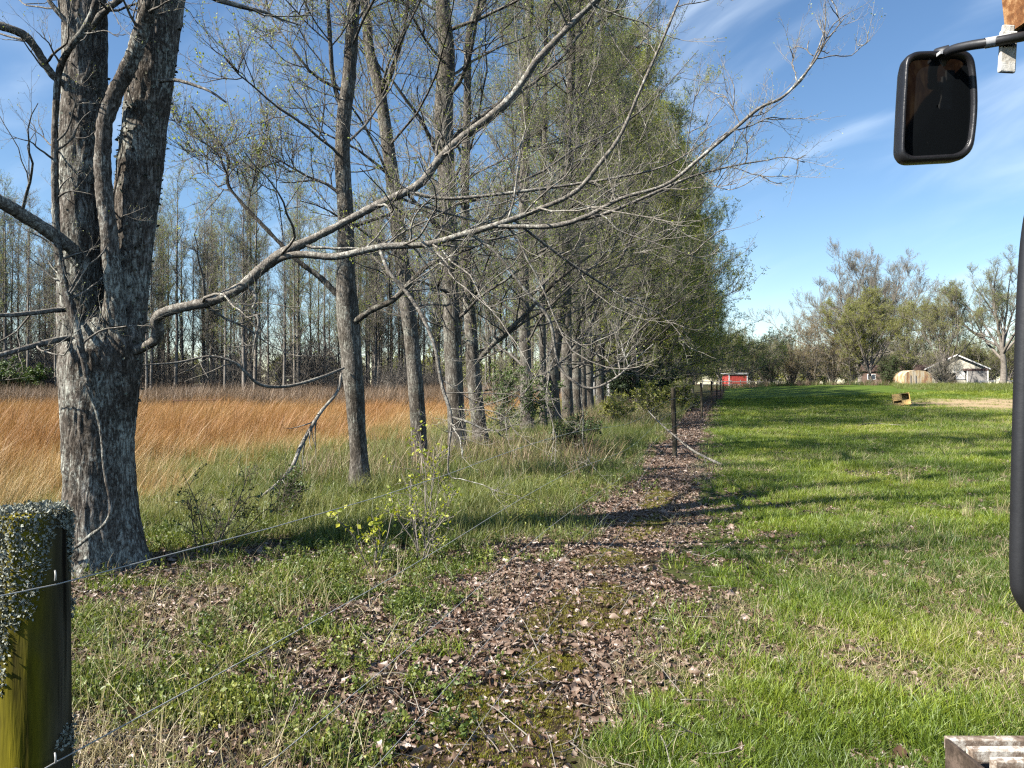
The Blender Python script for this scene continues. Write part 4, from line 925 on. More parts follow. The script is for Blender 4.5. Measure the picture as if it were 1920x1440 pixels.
# canopy roof with a rusty edge
def tbox(parent, name, mat, *bs, bev=0.0): return part(parent, name, mat, *[((np.array(b[0]) - to), b[1]) + tuple(b[2:]) for b in bs], bev=bev)
dC = 1.25; c0 = at(1872, 0, dC); cx0 = c0[0]
zc = at(0, 66, dC)[2]
gg = Geo(); n = 60
yy = np.linspace(-0.9, dC, n); jag = 0.006 * (vnoise(np.column_stack([yy * 40, yy * 0, yy * 0])) - 0.5) + 0.005 * (vnoise(np.column_stack([yy * 130, yy * 0, yy * 0 + 4])) - 0.5)
V = np.stack([np.column_stack([cx0 + jag, yy, np.full(n, zc + 0.11)]), np.column_stack([cx0 + 0.012 + jag, yy, np.full(n, zc)]), np.column_stack([np.full(n, cx0 + 0.03), yy, np.full(n, zc + 0.006)]), np.column_stack([np.full(n, cx0 + 0.028), yy, np.full(n, zc + 0.11)])], 1) - to
gg.add(V.reshape(-1, 3), [[k * 4 + j, k * 4 + (j + 1) % 4, (k + 1) * 4 + (j + 1) % 4, (k + 1) * 4 + j] for k in range(n - 1) for j in range(4)])
roof = tbox(T, 'canopy', M_CANOPYD, ((cx0 + 0.75, 0.1, zc + 0.13), (1.5, 2.3, 0.04)), bev=0.005)
link('rusty_edge', gg.mesh('rusty_edge', [M_CANOPY], smooth=False), roof)
tbox(roof, 'front_edge', M_CANOPYD, ((cx0 + 0.77, dC + 0.012, zc + 0.065), (1.46, 0.02, 0.12)), bev=0.003)
# bracket strip
bp = at(1889, 100, 1.22); br = bp - to
R_ = rot_m('y', math.radians(3))
bo = part(T, 'bracket', M_BRKT, (br + np.array([0, 0, 0.002]), (0.027, 0.007, 0.068), R_), (br + np.array([0.0035, 0.004, 0.036]), (0.020, 0.006, 0.024), R_), bev=0.0022)
# mirror arm and mirror
dm = 1.30
tp(T, 'mirror_arm', M_BLACKP, [at(2060, 40, 1.20), at(1980, 56, 1.20), at(1920, 68, 1.20), at(1860, 79, 1.22), at(1815, 86, 1.25), at(1782, 95, 1.28), at(1768, 112, 1.305), at(1762, 150, 1.315)], 0.0078, 14, 60)
tp(T, 'arm_tape', M_TIN, [at(1846, 81.5, 1.222), at(1874, 76.5, 1.216), at(1894, 72.5, 1.21)], 0.0084, 14, 12)
def rounded(corners, rad, seg=8):
    pts = []; n = len(corners)
    for i in range(n):
        p = np.array(corners[i], float); a = np.array(corners[i - 1], float); b2 = np.array(corners[(i + 1) % n], float)
        r = rad[i]; u = (a - p) / np.linalg.norm(a - p); w = (b2 - p) / np.linalg.norm(b2 - p)
        for f in np.linspace(0, 1, seg): 
            q = (1 - f) ** 2 * (p + u * r) + 2 * f * (1 - f) * p + f ** 2 * (p + w * r); pts.append(q)
    return np.array(pts)
out = rounded([(1697, 97), (1824, 92), (1836, 190), (1822, 300), (1686, 307), (1690, 210)], [26, 30, 60, 36, 26, 60], 9)
cen = out.mean(0)
def ringpts(scale, dd): 
    q = cen + (out - cen) * scale; return np.array([at(a, b2, dm) for a, b2 in q]) + np.array([0, dd, 0]) - to
rings = [ringpts(0.865, 0.004), ringpts(0.88, -0.002), ringpts(0.93, -0.006), ringpts(0.985, -0.003), ringpts(1.0, 0.006), ringpts(0.985, 0.02), ringpts(0.9, 0.035), ringpts(0.6, 0.048), ringpts(0.02, 0.052)]
n = len(out); gg = Geo(); gg.add(np.concatenate(rings), [[k * n + j, k * n + (j + 1) % n, (k + 1) * n + (j + 1) % n, (k + 1) * n + j] for k in range(len(rings) - 1) for j in range(n)])
mir = link('mirror', gg.mesh('mirror', [M_BLACK]), T)
gr = [ringpts(0.872, 0.0036), ringpts(0.6, 0.0022), ringpts(0.3, 0.0014), ringpts(0.02, 0.001)]
gg = Geo(); gg.add(np.concatenate(gr), [[k * n + j, k * n + (j + 1) % n, (k + 1) * n + (j + 1) % n, (k + 1) * n + j] for k in range(3) for j in range(n)])
link('mirror_glass', gg.mesh('mirror_glass', [M_MIRR]), mir)
tp(T, 'arm_clamp', M_BLACKP, [at(1757, 104, 1.315), at(1768, 101, 1.305), at(1780, 98, 1.30)], 0.0125, 14, 10)
for px_, py_ in ((1762, 101), (1775, 99)): tbox(T, 'clamp_bolt', M_TIN, ((at(px_, py_, 1.29)), (0.006, 0.012, 0.006)), bev=0.001)
# grab bar
db = 1.15
tp(T, 'grab_bar', M_BLACKP, [at(2150, 372, 1.1), at(2010, 372, 1.12), at(1952, 388, db), at(1936, 430, db), at(1926, 560, db), at(1919, 760, db), at(1914, 960, db), at(1913, 1080, db), at(1921, 1118, db), at(1950, 1150, db), at(2020, 1164, 1.12), at(2150, 1170, 1.1)], 0.0142, 18, 90)
# pillars, deck, step
for y in (1.05, -0.7): tp(T, 'pillar', M_BLACKP, [(1.30 if y > 0 else 1.4, y, 0.5), (1.30 if y > 0 else 1.4, y, zc + 0.115)], 0.032, 16)
tbox(T, 'deck', M_STEPD, ((2.0, 0.45, 0.5), (1.2, 2.6, 0.05)), bev=0.006)
zs = 0.55; e = at(1764, 1378, F * (EYE - zs) / (1378 - 720)); ex, ey = e[0], e[1]
st = tbox(T, 'step', M_STEPD, ((ex + 0.006, ey - 0.17, zs - 0.10), (0.012, 0.30, 0.20)), ((ex + 0.3, ey - 0.17, zs - 0.075), (0.56, 0.34, 0.012)), ((ex + 0.55, ey - 0.17, zs - 0.05), (0.03, 0.34, 0.12)), bev=0.003)
rs = np.random.default_rng(8)
for k in range(5):
    tbox(st, 'tread_bar', M_STEP, ((ex + 0.28 + 0.014 * k, ey - 0.016 - 0.062 * k, zs - 0.019 - 0.0008 * k), (0.545 - 0.028 * k, 0.03, 0.038)), bev=0.004)
lvq = Geo()
pos_ = np.column_stack([ex + rs.uniform(0.08, 0.5, 60), ey - rs.uniform(0.03, 0.30, 60), np.full(60, zs - 0.05) + rs.uniform(0, 0.022, 60)]) - to
lvq.add(*leaf_quads(pos_, 0.03, rs)); link('leaf_debris', lvq.mesh('leaf_debris', [M_DEAD], smooth=False), st)['kind'] = 'stuff'
for wx, wy in ((2.25, -0.35), (2.25, 1.45)):
    w = 0.26; a = np.linspace(0, 2 * np.pi, 41)
    prof = [(0.30, -0.13), (0.42, -0.14), (0.49, -0.11), (0.5, 0.0), (0.49, 0.11), (0.42, 0.14), (0.30, 0.13)]
    V = np.array([[(wx + pw, wy + pr * math.cos(q), 0.5 + gz(wx, wy) + pr * math.sin(q)) for pr, pw in prof] for q in a]) - to; m_ = len(prof)
    V = V.reshape(-1, 3); gg = Geo(); gg.add(V, [[k * m_ + j, k * m_ + j + 1, (k + 1) * m_ + j + 1, (k + 1) * m_ + j] for k in range(40) for j in range(m_ - 1)])
    wh = link('wheel', gg.mesh('wheel', [M_RUBBER]), T)
    prof = [(0.31, -0.12), (0.28, -0.06), (0.1, -0.05), (0.02, -0.08), (0.02, 0.1), (0.31, 0.12)]; m_ = len(prof)
    V = np.array([[(wx + pw, wy + pr * math.cos(q), 0.5 + gz(wx, wy) + pr * math.sin(q)) for pr, pw in prof] for q in a]) - to; gg = Geo(); gg.add(V.reshape(-1, 3), [[k * m_ + j, k * m_ + j + 1, (k + 1) * m_ + j + 1, (k + 1) * m_ + j] for k in range(40) for j in range(m_ - 1)])
    link('rim', gg.mesh('rim', [M_CANOPY]), wh)

# ------------------------------------------------------------------ fallen branches, saplings, bushes
def stick(name, label, pts, mat=M_LIMB, twigs=0, seed=0, cat='branch'):
    P, Rr = pxpath(pts, 30); o = P[-1].copy(); root = thing(name, label, cat, tuple(o))
    Rr = Rr * 0.68; gg = Geo(); gg.add(*rough_tube(P - o, Rr, 7, 50, 0.002, 30, 0.6, 0, seed))
    if twigs:
        rng = np.random.default_rng(seed); p, d, t, r, LL = spawn((P - o)[None], Rr[None], twigs, (0.05, 0.85), (25, 60), rng, 0.6)
        P1, R1 = grow(p, d, LL * 0.22 * rng.uniform(0.4, 1.1, len(t)), r * 0.5, np.full(len(t), 0.0025), 5, 0.15, 0.0, rng); gg.tubes(P1, R1, 4)
    link('stem', gg.mesh('stem', [mat]), root); return root
stick('fallen_branch', 'fallen grey branch leaning across the first line post onto the grass', [(1215, 770, 17.2, 2), (1234, 790, 16.6, 3.5), (1262, 815, 15.8, 5), (1300, 845, 15.0, 6.5), (1345, 868, 14.4, 8.5), (1380, 884, 13.9, 9)], M_LIMB, 6, 3)
stick('fallen_branch', 'thin fallen branch lying in the lawn before the tan box', [(1700, 798, 28.6, 2.5), (1670, 796, 29.0, 3), (1630, 794, 29.6, 3.2), (1605, 799, 28.6, 2.5)], M_LIMB, 3, 4)
stick('fallen_stick', 'pale bent stick on the dead leaves at the lawn edge', [(1068, 1284, 3.92, 5), (1078, 1310, 3.76, 8), (1100, 1335, 3.62, 8), (1122, 1362, 3.47, 6)], M_TWIG_PALE, 0, 5, 'stick')
stick('fallen_stick', 'short pale stick on the moss between the fence wires', [(845, 1312, 3.78, 3), (880, 1306, 3.8, 6), (918, 1294, 3.87, 5)], M_TWIG_PALE, 0, 6, 'stick')
stick('fallen_stick', 'forked twig standing in the dead leaves under the wires', [(975, 1065, 6.1, 2), (965, 1110, 5.85, 4), (945, 1145, 5.5, 6), (930, 1170, 5.0, 7)], M_TWIG_PALE, 4, 7, 'stick')
stick('hanging_branch', 'broken bare branch hanging from the second row tree to the ground', [(640, 700, 10.5, 7), (632, 735, 10.3, 8), (600, 775, 10.0, 9), (565, 835, 9.7, 11), (548, 875, 9.5, 11), (522, 905, 9.3, 9), (492, 930, 9.1, 6), (482, 946, 9.0, 4)], M_LIMB, 8, 8)
stick('hanging_branch', 'thin drooping bare branch between the forked tree and the second tree', [(645, 690, 10.7, 6), (600, 708, 10.2, 8), (540, 724, 9.9, 9), (490, 722, 9.6, 9), (462, 700, 9.4, 8), (440, 680, 9.3, 7), (395, 668, 9.2, 6), (330, 680, 9.0, 5), (255, 685, 8.6, 4)], M_LIMB, 8, 9)
def gp(px, py): d = F * EYE / (py - 720); x = (px - 960) * d / F; return (x, d, float(gz(x, d)))
def bush(name, label, cat, px, py, H, seed, nst, spread, nsub, leaf_n, leaf_s, m1, m2, r0=0.008, rmin=0.0022, group=None):
    cr, lv = shrub_geo(seed, H, nst, spread, nsub, rmin, leaf_n, leaf_s, r0)
    return put_tree(name, label, cat, (cr, lv), (m1, m2), gp(px, py), 0, group, names=('stems', 'foliage'))
bush('sapling', 'small sapling with bright yellow-green leaves before the second row tree', 'sapling', 790, 1062, 0.92, 401, 7, 30, (6, 4, 0), 420, 0.028, M_TWIG, M_SAP)
bush('sapling', 'low yellow-leaved shoot at the foot of the third row tree', 'sapling', 800, 985, 1.1, 402, 4, 22, (5, 3, 0), 150, 0.042, M_TWIG, M_SAP)
bush('sapling', 'thin yellow-leaved shoot in the weeds left of the sapling', 'sapling', 700, 1075, 0.6, 407, 4, 30, (4, 3, 0), 130, 0.045, M_TWIG, M_SAP)
bush('bare_shrub', 'dark bare twiggy shrub beside the forked tree', 'shrub', 392, 1050, 0.95, 403, 6, 42, (7, 5, 2), 160, 0.03, M_TWIG_DARK, M_SHRUB)
bush('bare_shrub', 'low dark bush under the tip of the broken hanging branch', 'shrub', 520, 985, 0.7, 413, 8, 45, (7, 5, 2), 900, 0.03, M_TWIG_DARK, M_WEED)
bush('green_bush', 'tall loose green bush between the pale-footed tree and the vine-footed tree', 'bush', 945, 822, 2.1, 404, 9, 24, (7, 5, 2), 2600, 0.055, M_TWIG, M_SHRUB, 0.014, 0.004)
bush('green_bush', 'round dark green bush below the row beside the leaf track', 'bush', 1078, 862, 0.95, 405, 12, 50, (7, 5, 2), 1500, 0.045, M_TWIG_DARK, M_SHRUB, 0.012, 0.004)
bush('green_bush', 'vine leaves climbing the straight tree', 'vine', 998, 818, 2.2, 406, 7, 10, (6, 4, 1), 1400, 0.075, M_TWIG, M_SHRUB, 0.012, 0.004)
bush('cedar', 'dark evergreen cedar standing among the far row trunks', 'cedar', 1182, 768, 3.3, 408, 14, 30, (9, 6, 3), 14000, 0.10, M_TWIG_DARK, M_EVER, 0.03, 0.006)
bush('cedar', 'smaller dark evergreen behind the first line post', 'cedar', 1236, 766, 2.6, 409, 12, 34, (9, 6, 3), 9000, 0.10, M_TWIG_DARK, M_EVER, 0.03, 0.006)
bush('green_bush', 'loose olive bush along the fence behind the first line post', 'bush', 1222, 790, 1.7, 410, 12, 40, (7, 6, 2), 3600, 0.06, M_TWIG, M_BUD_OLIVE, 0.014, 0.004)
bush('green_bush', 'olive bush against the second line post', 'bush', 1276, 772, 2.0, 411, 12, 40, (7, 6, 2), 4200, 0.07, M_TWIG, M_BUD_OLIVE, 0.014, 0.005)
bush('green_bush', 'brown-green bush in the weeds before the white shed', 'bush', 1150, 800, 1.4, 412, 12, 44, (7, 6, 2), 2600, 0.06, M_TWIG, M_BUD_OLIVE, 0.014, 0.004)
for k, (px, d, H) in enumerate([(30, 58, 3.2), (-40, 57, 3.4)]):
    cr, lv = shrub_geo(430 + k, H, 12, 40, (8, 6, 2), 0.008, 6000, 0.16, 0.03)
    put_tree('evergreen_bush', 'dark green bush at the edge of the wood behind the field', 'bush', (cr, lv), (M_TWIG_DARK, M_SHRUB), gl(px, d), 0, 'dark bushes at the wood edge', names=('stems', 'foliage'))

# ------------------------------------------------------------------ scattered ground cover (uncountable)
def tuft(seed, nb, h, spread, width, lean=0.5, K=4, bias=(0, 0), mat=None, base=0.0, hvar=0.5):
    rng = np.random.default_rng(seed); gg = Geo()
    az = rng.uniform(0, 2 * np.pi, nb); rr = spread * np.sqrt(rng.random(nb)); st = np.column_stack([rr * np.cos(az), rr * np.sin(az), np.full(nb, -0.01)])
    L = h * rng.uniform(1 - hvar, 1.1, nb); ln = rng.uniform(0.1, 1.0, nb) * lean
    la = az + rng.normal(0, 0.9, nb); hd = np.column_stack([np.cos(la) * ln + bias[0], np.sin(la) * ln + bias[1]])
    t = np.linspace(0, 1, K + 1)
    P = np.empty((nb, K + 1, 3)); 
    for k, q in enumerate(t):
        P[:, k, :2] = st[:, :2] + hd * (L * (0.35 * q + 0.65 * q * q))[:, None]
        P[:, k, 2] = st[:, 2] + L * (q - 0.28 * q * q * np.minimum(np.hypot(hd[:, 0], hd[:, 1]), 1.2))
    sd = np.column_stack([-np.sin(la + rng.normal(0, 0.7, nb)), np.cos(la), rng.normal(0, 0.15, nb)]); sd = norm(sd)
    w = (width * rng.uniform(0.6, 1.3, nb))[:, None] * (1 - t[None, :] ** 1.6 * 0.93) * 0.5
    V = np.stack([P - sd[:, None] * w[..., None], P + sd[:, None] * w[..., None]], 2)
    b_ = (np.arange(nb) * (K + 1) * 2)[:, None] + np.arange(K)[None] * 2
    gg.add(V.reshape(-1, 3), np.stack([b_, b_ + 1, b_ + 3, b_ + 2], -1).reshape(-1, 4))
    return gg.mesh('tuft', [mat])
def weed(seed, nst, h, leaf_s, nl, mat, spread=0.05):
    rng = np.random.default_rng(seed); gg = Geo()
    az = rng.uniform(0, 6.28, nst); a = np.radians(rng.uniform(15, 65, nst)); d = np.column_stack([np.sin(a) * np.cos(az), np.sin(a) * np.sin(az), np.cos(a)])
    P, Rr = grow(np.zeros((nst, 3)), d, h * rng.uniform(0.5, 1.2, nst), np.full(nst, 0.0013), np.full(nst, 0.0007), 4, 0.15, 0.05, rng); gg.tubes(P, Rr, 3)
    pid = rng.integers(0, nst, nl); k = rng.integers(1, 5, nl); gg.add(*leaf_quads(P[pid, k], leaf_s, rng, 0.2))
    return gg.mesh('weed', [mat], smooth=False)
def dead_leaf(seed, s, mat):
    """a dry leaf, lobed, rolled across and curled along its length"""
    rng = np.random.default_rng(seed); nu, nv = 7, 5; u = np.linspace(0, 1, nu)
    wid = np.sin(np.pi * np.clip(u, 0.03, 0.97)) ** rng.uniform(0.6, 1.1) * rng.uniform(0.7, 1.35, nu) * rng.uniform(0.26, 0.42)
    roll = rng.uniform(0.3, 2.6); curl = rng.uniform(-1.6, 1.6); tw = rng.uniform(-0.8, 0.8)
    V = []
    for i_, q in enumerate(u):
        for v in np.linspace(-1, 1, nv):
            w = wid[i_] * v; a = roll * v * 0.6
            yy = wid[i_] * math.sin(a) / max(roll * 0.6, 0.2); zz = wid[i_] * (1 - math.cos(a)) / max(roll * 0.6, 0.2)
            x_ = (q - 0.5); zz += curl * 0.45 * x_ * x_; t_ = tw * x_
            V.append((x_, yy * math.cos(t_) - zz * math.sin(t_), yy * math.sin(t_) + zz * math.cos(t_) + rng.normal(0, 0.014)))
    V = np.array(V) * s; V[:, 2] -= np.percentile(V[:, 2], 20)
    return mesh_from('dead_leaf', V, np.array([[i_ * nv + k, i_ * nv + k + 1, (i_ + 1) * nv + k + 1, (i_ + 1) * nv + k] for i_ in range(nu - 1) for k in range(nv - 1)]), [mat], None, True)
def litter_twig(seed, mat):
    rng = np.random.default_rng(seed); g_ = Geo(); L_ = rng.uniform(0.10, 0.30)
    P, R_ = grow(np.zeros((1, 3)), np.array([[1.0, 0, 0.05]]), np.array([L_]), np.array([0.0032]), np.array([0.0014]), 6, 0.12, 0.0, rng); g_.tubes(P, R_, 5)
    p, d, t, r, L = spawn(P, R_, 2, (0.3, 0.9), (25, 55), rng); P1, R1 = grow(p, d, L * 0.3, r * 0.6, r * 0.3, 3, 0.15, 0, rng); g_.tubes(P1, R1, 4)
    return g_.mesh('litter_twig', [mat])

rs = np.random.default_rng(123)
def sample(n, y0, y1, xlo, xhi, pw=1.0, tries=1):
    """points with density ~ y^-pw between y0..y1; x between functions"""
    u = rs.random(n)
    if abs(pw - 1) < 1e-6: y = y0 * (y1 / y0) ** u
    else: y = (y0 ** (1 - pw) + u * (y1 ** (1 - pw) - y0 ** (1 - pw))) ** (1 / (1 - pw))
    a = xlo(y); b2 = xhi(y); x = a + rs.random(n) * (b2 - a)
    return x, y
def place(x, y, s, tilt=0.15, dz=0.0):
    n = len(x); pos = np.column_stack([x, y, gz(x, y) + dz]); rot = np.column_stack([rs.normal(0, tilt, n), rs.normal(0, tilt, n), rs.uniform(0, 6.2832, n)])
    sc = np.repeat(np.asarray(s, float).reshape(-1, 1), 3, 1) if np.ndim(s) else np.full((n, 3), s); return pos, rot, sc
def uoff(x, y): return x - fence_x(y)
edgeR = lambda y: fence_x(y) + 0.62 - 0.012 * np.minimum(y, 50)
edgeL = lambda y: fence_x(y) - 0.75 - 0.03 * np.minimum(y, 50)
viewR = lambda y: 0.72 * y + 2.0
viewL = lambda y: -0.72 * y - 2.0
grow_far = lambda y: 1 + np.maximum(y - 5, 0) / 22
def bare_patch(x, y): return ((x - 37) / 10.5) ** 2 + ((y - 51) / 14) ** 2 + 2.4 * (n2(x, y, 0.5, 3) - 0.5)

def ragged(x, y): return (x - edgeL(y)) < 0.12 + 1.1 * (n2(x, y, 1.0, 101) - 0.5) + 1.1 * (n2(x, y, 3.4, 103) - 0.5) + 0.35 * rs.normal(0, 1, len(x))
# lawn: short patchy blades, thin where dead leaves lie
lawn_c = proto_coll('lawn_tuft', [tuft(500 + k, 16, 0.040 + 0.013 * (k % 4), 0.045, 0.0040, 1.4, 3, mat=M_LAWN) for k in range(8)])
def lawn_gap(x, y): return n2(x, y, 1.5, 9) * 0.45 + n2(x, y, 4.1, 19) * 0.33 + n2(x, y, 9.0, 29) * 0.22
x, y = sample(190000, 1.6, 75, edgeR, viewR, 0.74)
gap = lawn_gap(x, y); fr_ = np.clip((uoff(x, y) - 0.05 - 0.8 * n2(x, y, 0.9, 1.0)) / 0.8, 0, 1)
thr = np.where(y < 12, 0.485, 0.485 - 0.21 * np.clip((y - 12) / 12, 0, 1)) + 0.30 * (1 - fr_)
keep = (uoff(x, y) > 0.15) & (gap + 0.22 * (rs.random(len(x)) - 0.4) > thr) & (bare_patch(x, y) > 0.55 + 0.9 * rs.random(len(x)))
x, y, gap = x[keep], y[keep], gap[keep]
tn = np.clip(0.46 + 1.3 * (n2(x, y, 0.5, 4) - 0.5) + 0.5 * (n2(x, y, 0.11, 2) - 0.5) + rs.normal(0, 0.13, len(x)), 0, 1)
s_ = grow_far(y) * rs.uniform(0.5, 1.2, len(x)) * (0.55 + 1.0 * n2(x, y, 1.9, 6) ** 1.2)
P_, R_, S_ = place(x, y, s_, 0.3); S_[:, 2] *= np.where(y > 14, 14 / (y + 0.001), 1.0) ** 0.35
scatter('lawn_grass', P_, R_, S_, lawn_c, 8, rs, tn, 'short bright green lawn grass right of the wire fence', 'grass')
# taller clumps in the lawn
x, y = sample(9000, 1.6, 40, edgeR, viewR, 0.8); keep = (n2(x, y, 1.3, 77) + 0.15 * rs.random(len(x)) > 0.66) & (uoff(x, y) > 0.6); x, y = x[keep], y[keep]
P_, R_, S_ = place(x, y, grow_far(y) * rs.uniform(1.1, 1.9, len(x)), 0.25)
scatter('lawn_clumps', P_, R_, S_, lawn_c, 8, rs, np.clip(rs.normal(0.35, 0.15, len(x)), 0, 1), 'taller dark green grass clumps standing out of the lawn', 'grass')
# straw mixed into the lawn
straw_c = proto_coll('straw_tuft', [tuft(520 + k, 7, 0.10, 0.07, 0.0032, 1.9, 4, mat=M_STRAW) for k in range(4)])
x, y = sample(34000, 1.6, 45, edgeR, viewR, 0.85); keep = (n2(x, y, 0.7, 14) + 0.3 * rs.random(len(x))) > 0.69
x, y = x[keep], y[keep]; P_, R_, S_ = place(x, y, grow_far(y) * rs.uniform(0.5, 1.1, len(x)), 0.45)
scatter('lawn_straw', P_, R_, S_, straw_c, 4, rs, None, 'dry straw blades mixed into the lawn', 'dry grass')
# dead leaves
leaf_c = proto_coll('dead_leaf', [dead_leaf(540 + k, 0.032 + 0.009 * (k % 4), M_DEAD) for k in range(16)])
x1, y1 = sample(400000, 1.6, 60, lambda y: edgeL(y) - 0.9, lambda y: edgeR(y) + 0.8, 0.80)
un = uoff(x1, y1) + 0.9 * (n2(x1, y1, 0.9, 3) - 0.5) + 0.5 * (n2(x1, y1, 3.0, 5) - 0.5)
k1 = rs.random(len(x1)) < np.clip(1.35 - np.where(un > -0.1, 1.5, 0.95) * np.abs(un + 0.1) ** 1.6, 0.03, 1)
x2, y2 = sample(90000, 1.6, 30, edgeR, viewR, 1.0); k2 = (lawn_gap(x2, y2) + 0.10 * (rs.random(len(x2)) - 0.5)) < 0.495
x3, y3 = sample(170000, 1.6, 24, viewL, edgeL, 0.95); k3 = (x3 > row_x(y3) - 2.2) & ((n2(x3, y3, 1.2, 21) * 0.6 + n2(x3, y3, 3.7, 22) * 0.4 + 0.12 * rs.random(len(x3))) > 0.28)
x = np.concatenate([x1[k1], x2[k2], x3[k3]]); y = np.concatenate([y1[k1], y2[k2], y3[k3]])
moss_spots = [(-0.14, 3.35, 0.40, 0.55), (0.14, 4.05, 0.24, 0.4), (0.50, 5.05, 0.38, 0.65), (0.85, 6.6, 0.28, 0.55), (1.5, 8.3, 0.28, 0.8), (2.0, 10.2, 0.26, 0.8), (-0.35, 2.4, 0.3, 0.4)]
def moss_d(x, y):
    m = np.full(len(x), 9.0)
    for cx_, cy_, rx, ry in moss_spots:
        xx = x - cx_ - 0.29 * (y - cy_); m = np.minimum(m, (xx / rx) ** 2 + ((y - cy_) / ry) ** 2)
    return m + 1.7 * (n2(x, y, 4, 31) - 0.5)
keep = rs.random(len(x)) < np.clip(0.14 + (moss_d(x, y) - 0.5) * 1.1, 0.14, 1); x, y = x[keep], y[keep]
P_, R_, S_ = place(x, y, np.clip(np.exp(rs.normal(-0.45, 0.38, len(x))), 0.3, 1.7) * (1 + np.maximum(y - 6, 0) / 30), 0.6, 0.002)
scatter('dead_leaves', P_, R_, S_, leaf_c, 16, rs, None, 'pinkish brown dead leaves strewn along the fence track', 'leaves')
tw_c = proto_coll('litter_twig', [litter_twig(1200 + k, M_TWIG_PALE if k % 2 else M_TWIG) for k in range(6)])
x, y = sample(2600, 1.8, 24, lambda y: np.maximum(viewL(y), row_x(y) - 1.5), lambda y: edgeR(y) + 0.5, 1.0); P_, R_, S_ = place(x, y, rs.uniform(0.4, 1.2, len(x)), 0.25, 0.012)
scatter('litter_twigs', P_, R_, S_, tw_c, 6, rs, None, 'small broken twigs scattered over the dead leaves', 'twigs')
# moss
moss_c = proto_coll('moss_clump', [tuft(560 + k, 26, 0.018, 0.028, 0.0042, 0.9, 2, mat=M_MOSS) for k in range(4)])
xs, ys_ = [], []
for cx_, cy_, rx, ry in moss_spots:
    n = int(7000 * rx * ry * 4); a = rs.uniform(-1.6, 1.6, (n, 2)); yy = cy_ + a[:, 1] * ry; xx = cx_ + a[:, 0] * rx + 0.29 * (yy - cy_); xs.append(xx); ys_.append(yy)
x = np.concatenate(xs); y = np.concatenate(ys_); keep = moss_d(x, y) < 0.75 + 0.6 * rs.random(len(x)); x, y = x[keep], y[keep]
P_, R_, S_ = place(x, y, rs.uniform(0.6, 1.3, len(x)), 0.2)
scatter('moss', P_, R_, S_, moss_c, 4, rs, np.clip(n2(x, y, 3, 8) + rs.normal(0, 0.12, len(x)), 0, 1), 'olive moss patches on the bare track between the wires', 'moss')
# weeds in the near left
weed_c = proto_coll('weed_plant', [weed(580 + k, 5, 0.075 + 0.025 * (k % 3), 0.018 + 0.004 * (k % 2), 17, M_WEED) for k in range(8)])
x, y = sample(80000, 1.6, 22, lambda y: np.maximum(viewL(y), row_x(y) - 3.5), lambda y: edgeL(y) + 1.3, 0.85); k0 = ragged(x, y); x, y = x[k0], y[k0]
keep = (n2(x, y, 1.4, 17) * 0.4 + n2(x, y, 4.3, 27) * 0.6 + 0.22 * (rs.random(len(x)) - 0.5)) > 0.59; x, y = x[keep], y[keep]
tn = np.clip(0.5 + 1.2 * (n2(x, y, 0.9, 33) - 0.5) + rs.normal(0, 0.16, len(x)), 0, 1)
P_, R_, S_ = place(x, y, rs.uniform(0.5, 1.3, len(x)) * (1 + np.maximum(y - 6, 0) / 18), 0.25)
scatter('weeds', P_, R_, S_, weed_c, 8, rs, tn, 'low leafy green weeds under the fence by the forked tree', 'weeds')
x, y = sample(9000, 1.8, 26, lambda y: edgeR(y) + 0.3, viewR, 0.9); keep = n2(x, y, 2.2, 141) + 0.2 * (rs.random(len(x)) - 0.5) > 0.60; x, y = x[keep], y[keep]
P_, R_, S_ = place(x, y, rs.uniform(0.45, 0.95, len(x)), 0.2); S_[:, 2] *= 0.6
scatter('lawn_weeds', P_, R_, S_, weed_c, 8, rs, np.clip(rs.normal(0.4, 0.2, len(x)), 0, 1), 'small broadleaf weeds growing in the lawn', 'weeds')
# fine blades among the weeds
x, y = sample(40000, 1.6, 14, lambda y: np.maximum(viewL(y), row_x(y) - 3.0), lambda y: edgeL(y) + 1.3, 0.9); k0 = ragged(x, y); x, y = x[k0], y[k0]
keep = n2(x, y, 2.6, 37) + 0.2 * (rs.random(len(x)) - 0.5) > 0.64; x, y = x[keep], y[keep]
P_, R_, S_ = place(x, y, rs.uniform(0.6, 1.7, len(x)), 0.3)
scatter('undergrowth_blades', P_, R_, S_, lawn_c, 8, rs, np.clip(0.45 + 1.1 * (n2(x, y, 1.1, 43) - 0.5) + rs.normal(0, 0.15, len(x)), 0, 1), 'fine green blades among the weeds under the fence', 'grass')
x, y = sample(22000, 1.6, 20, lambda y: np.maximum(viewL(y), row_x(y) - 3.0), lambda y: edgeL(y) + 1.3, 0.9); k0 = ragged(x, y); x, y = x[k0], y[k0]
keep = n2(x, y, 1.4, 47) + 0.3 * (rs.random(len(x)) - 0.5) > 0.60; x, y = x[keep], y[keep]
P_, R_, S_ = place(x, y, rs.uniform(0.6, 1.6, len(x)), 0.5)
scatter('undergrowth_straw', P_, R_, S_, straw_c, 4, rs, None, 'flattened dry straw among the weeds under the fence', 'dry grass')
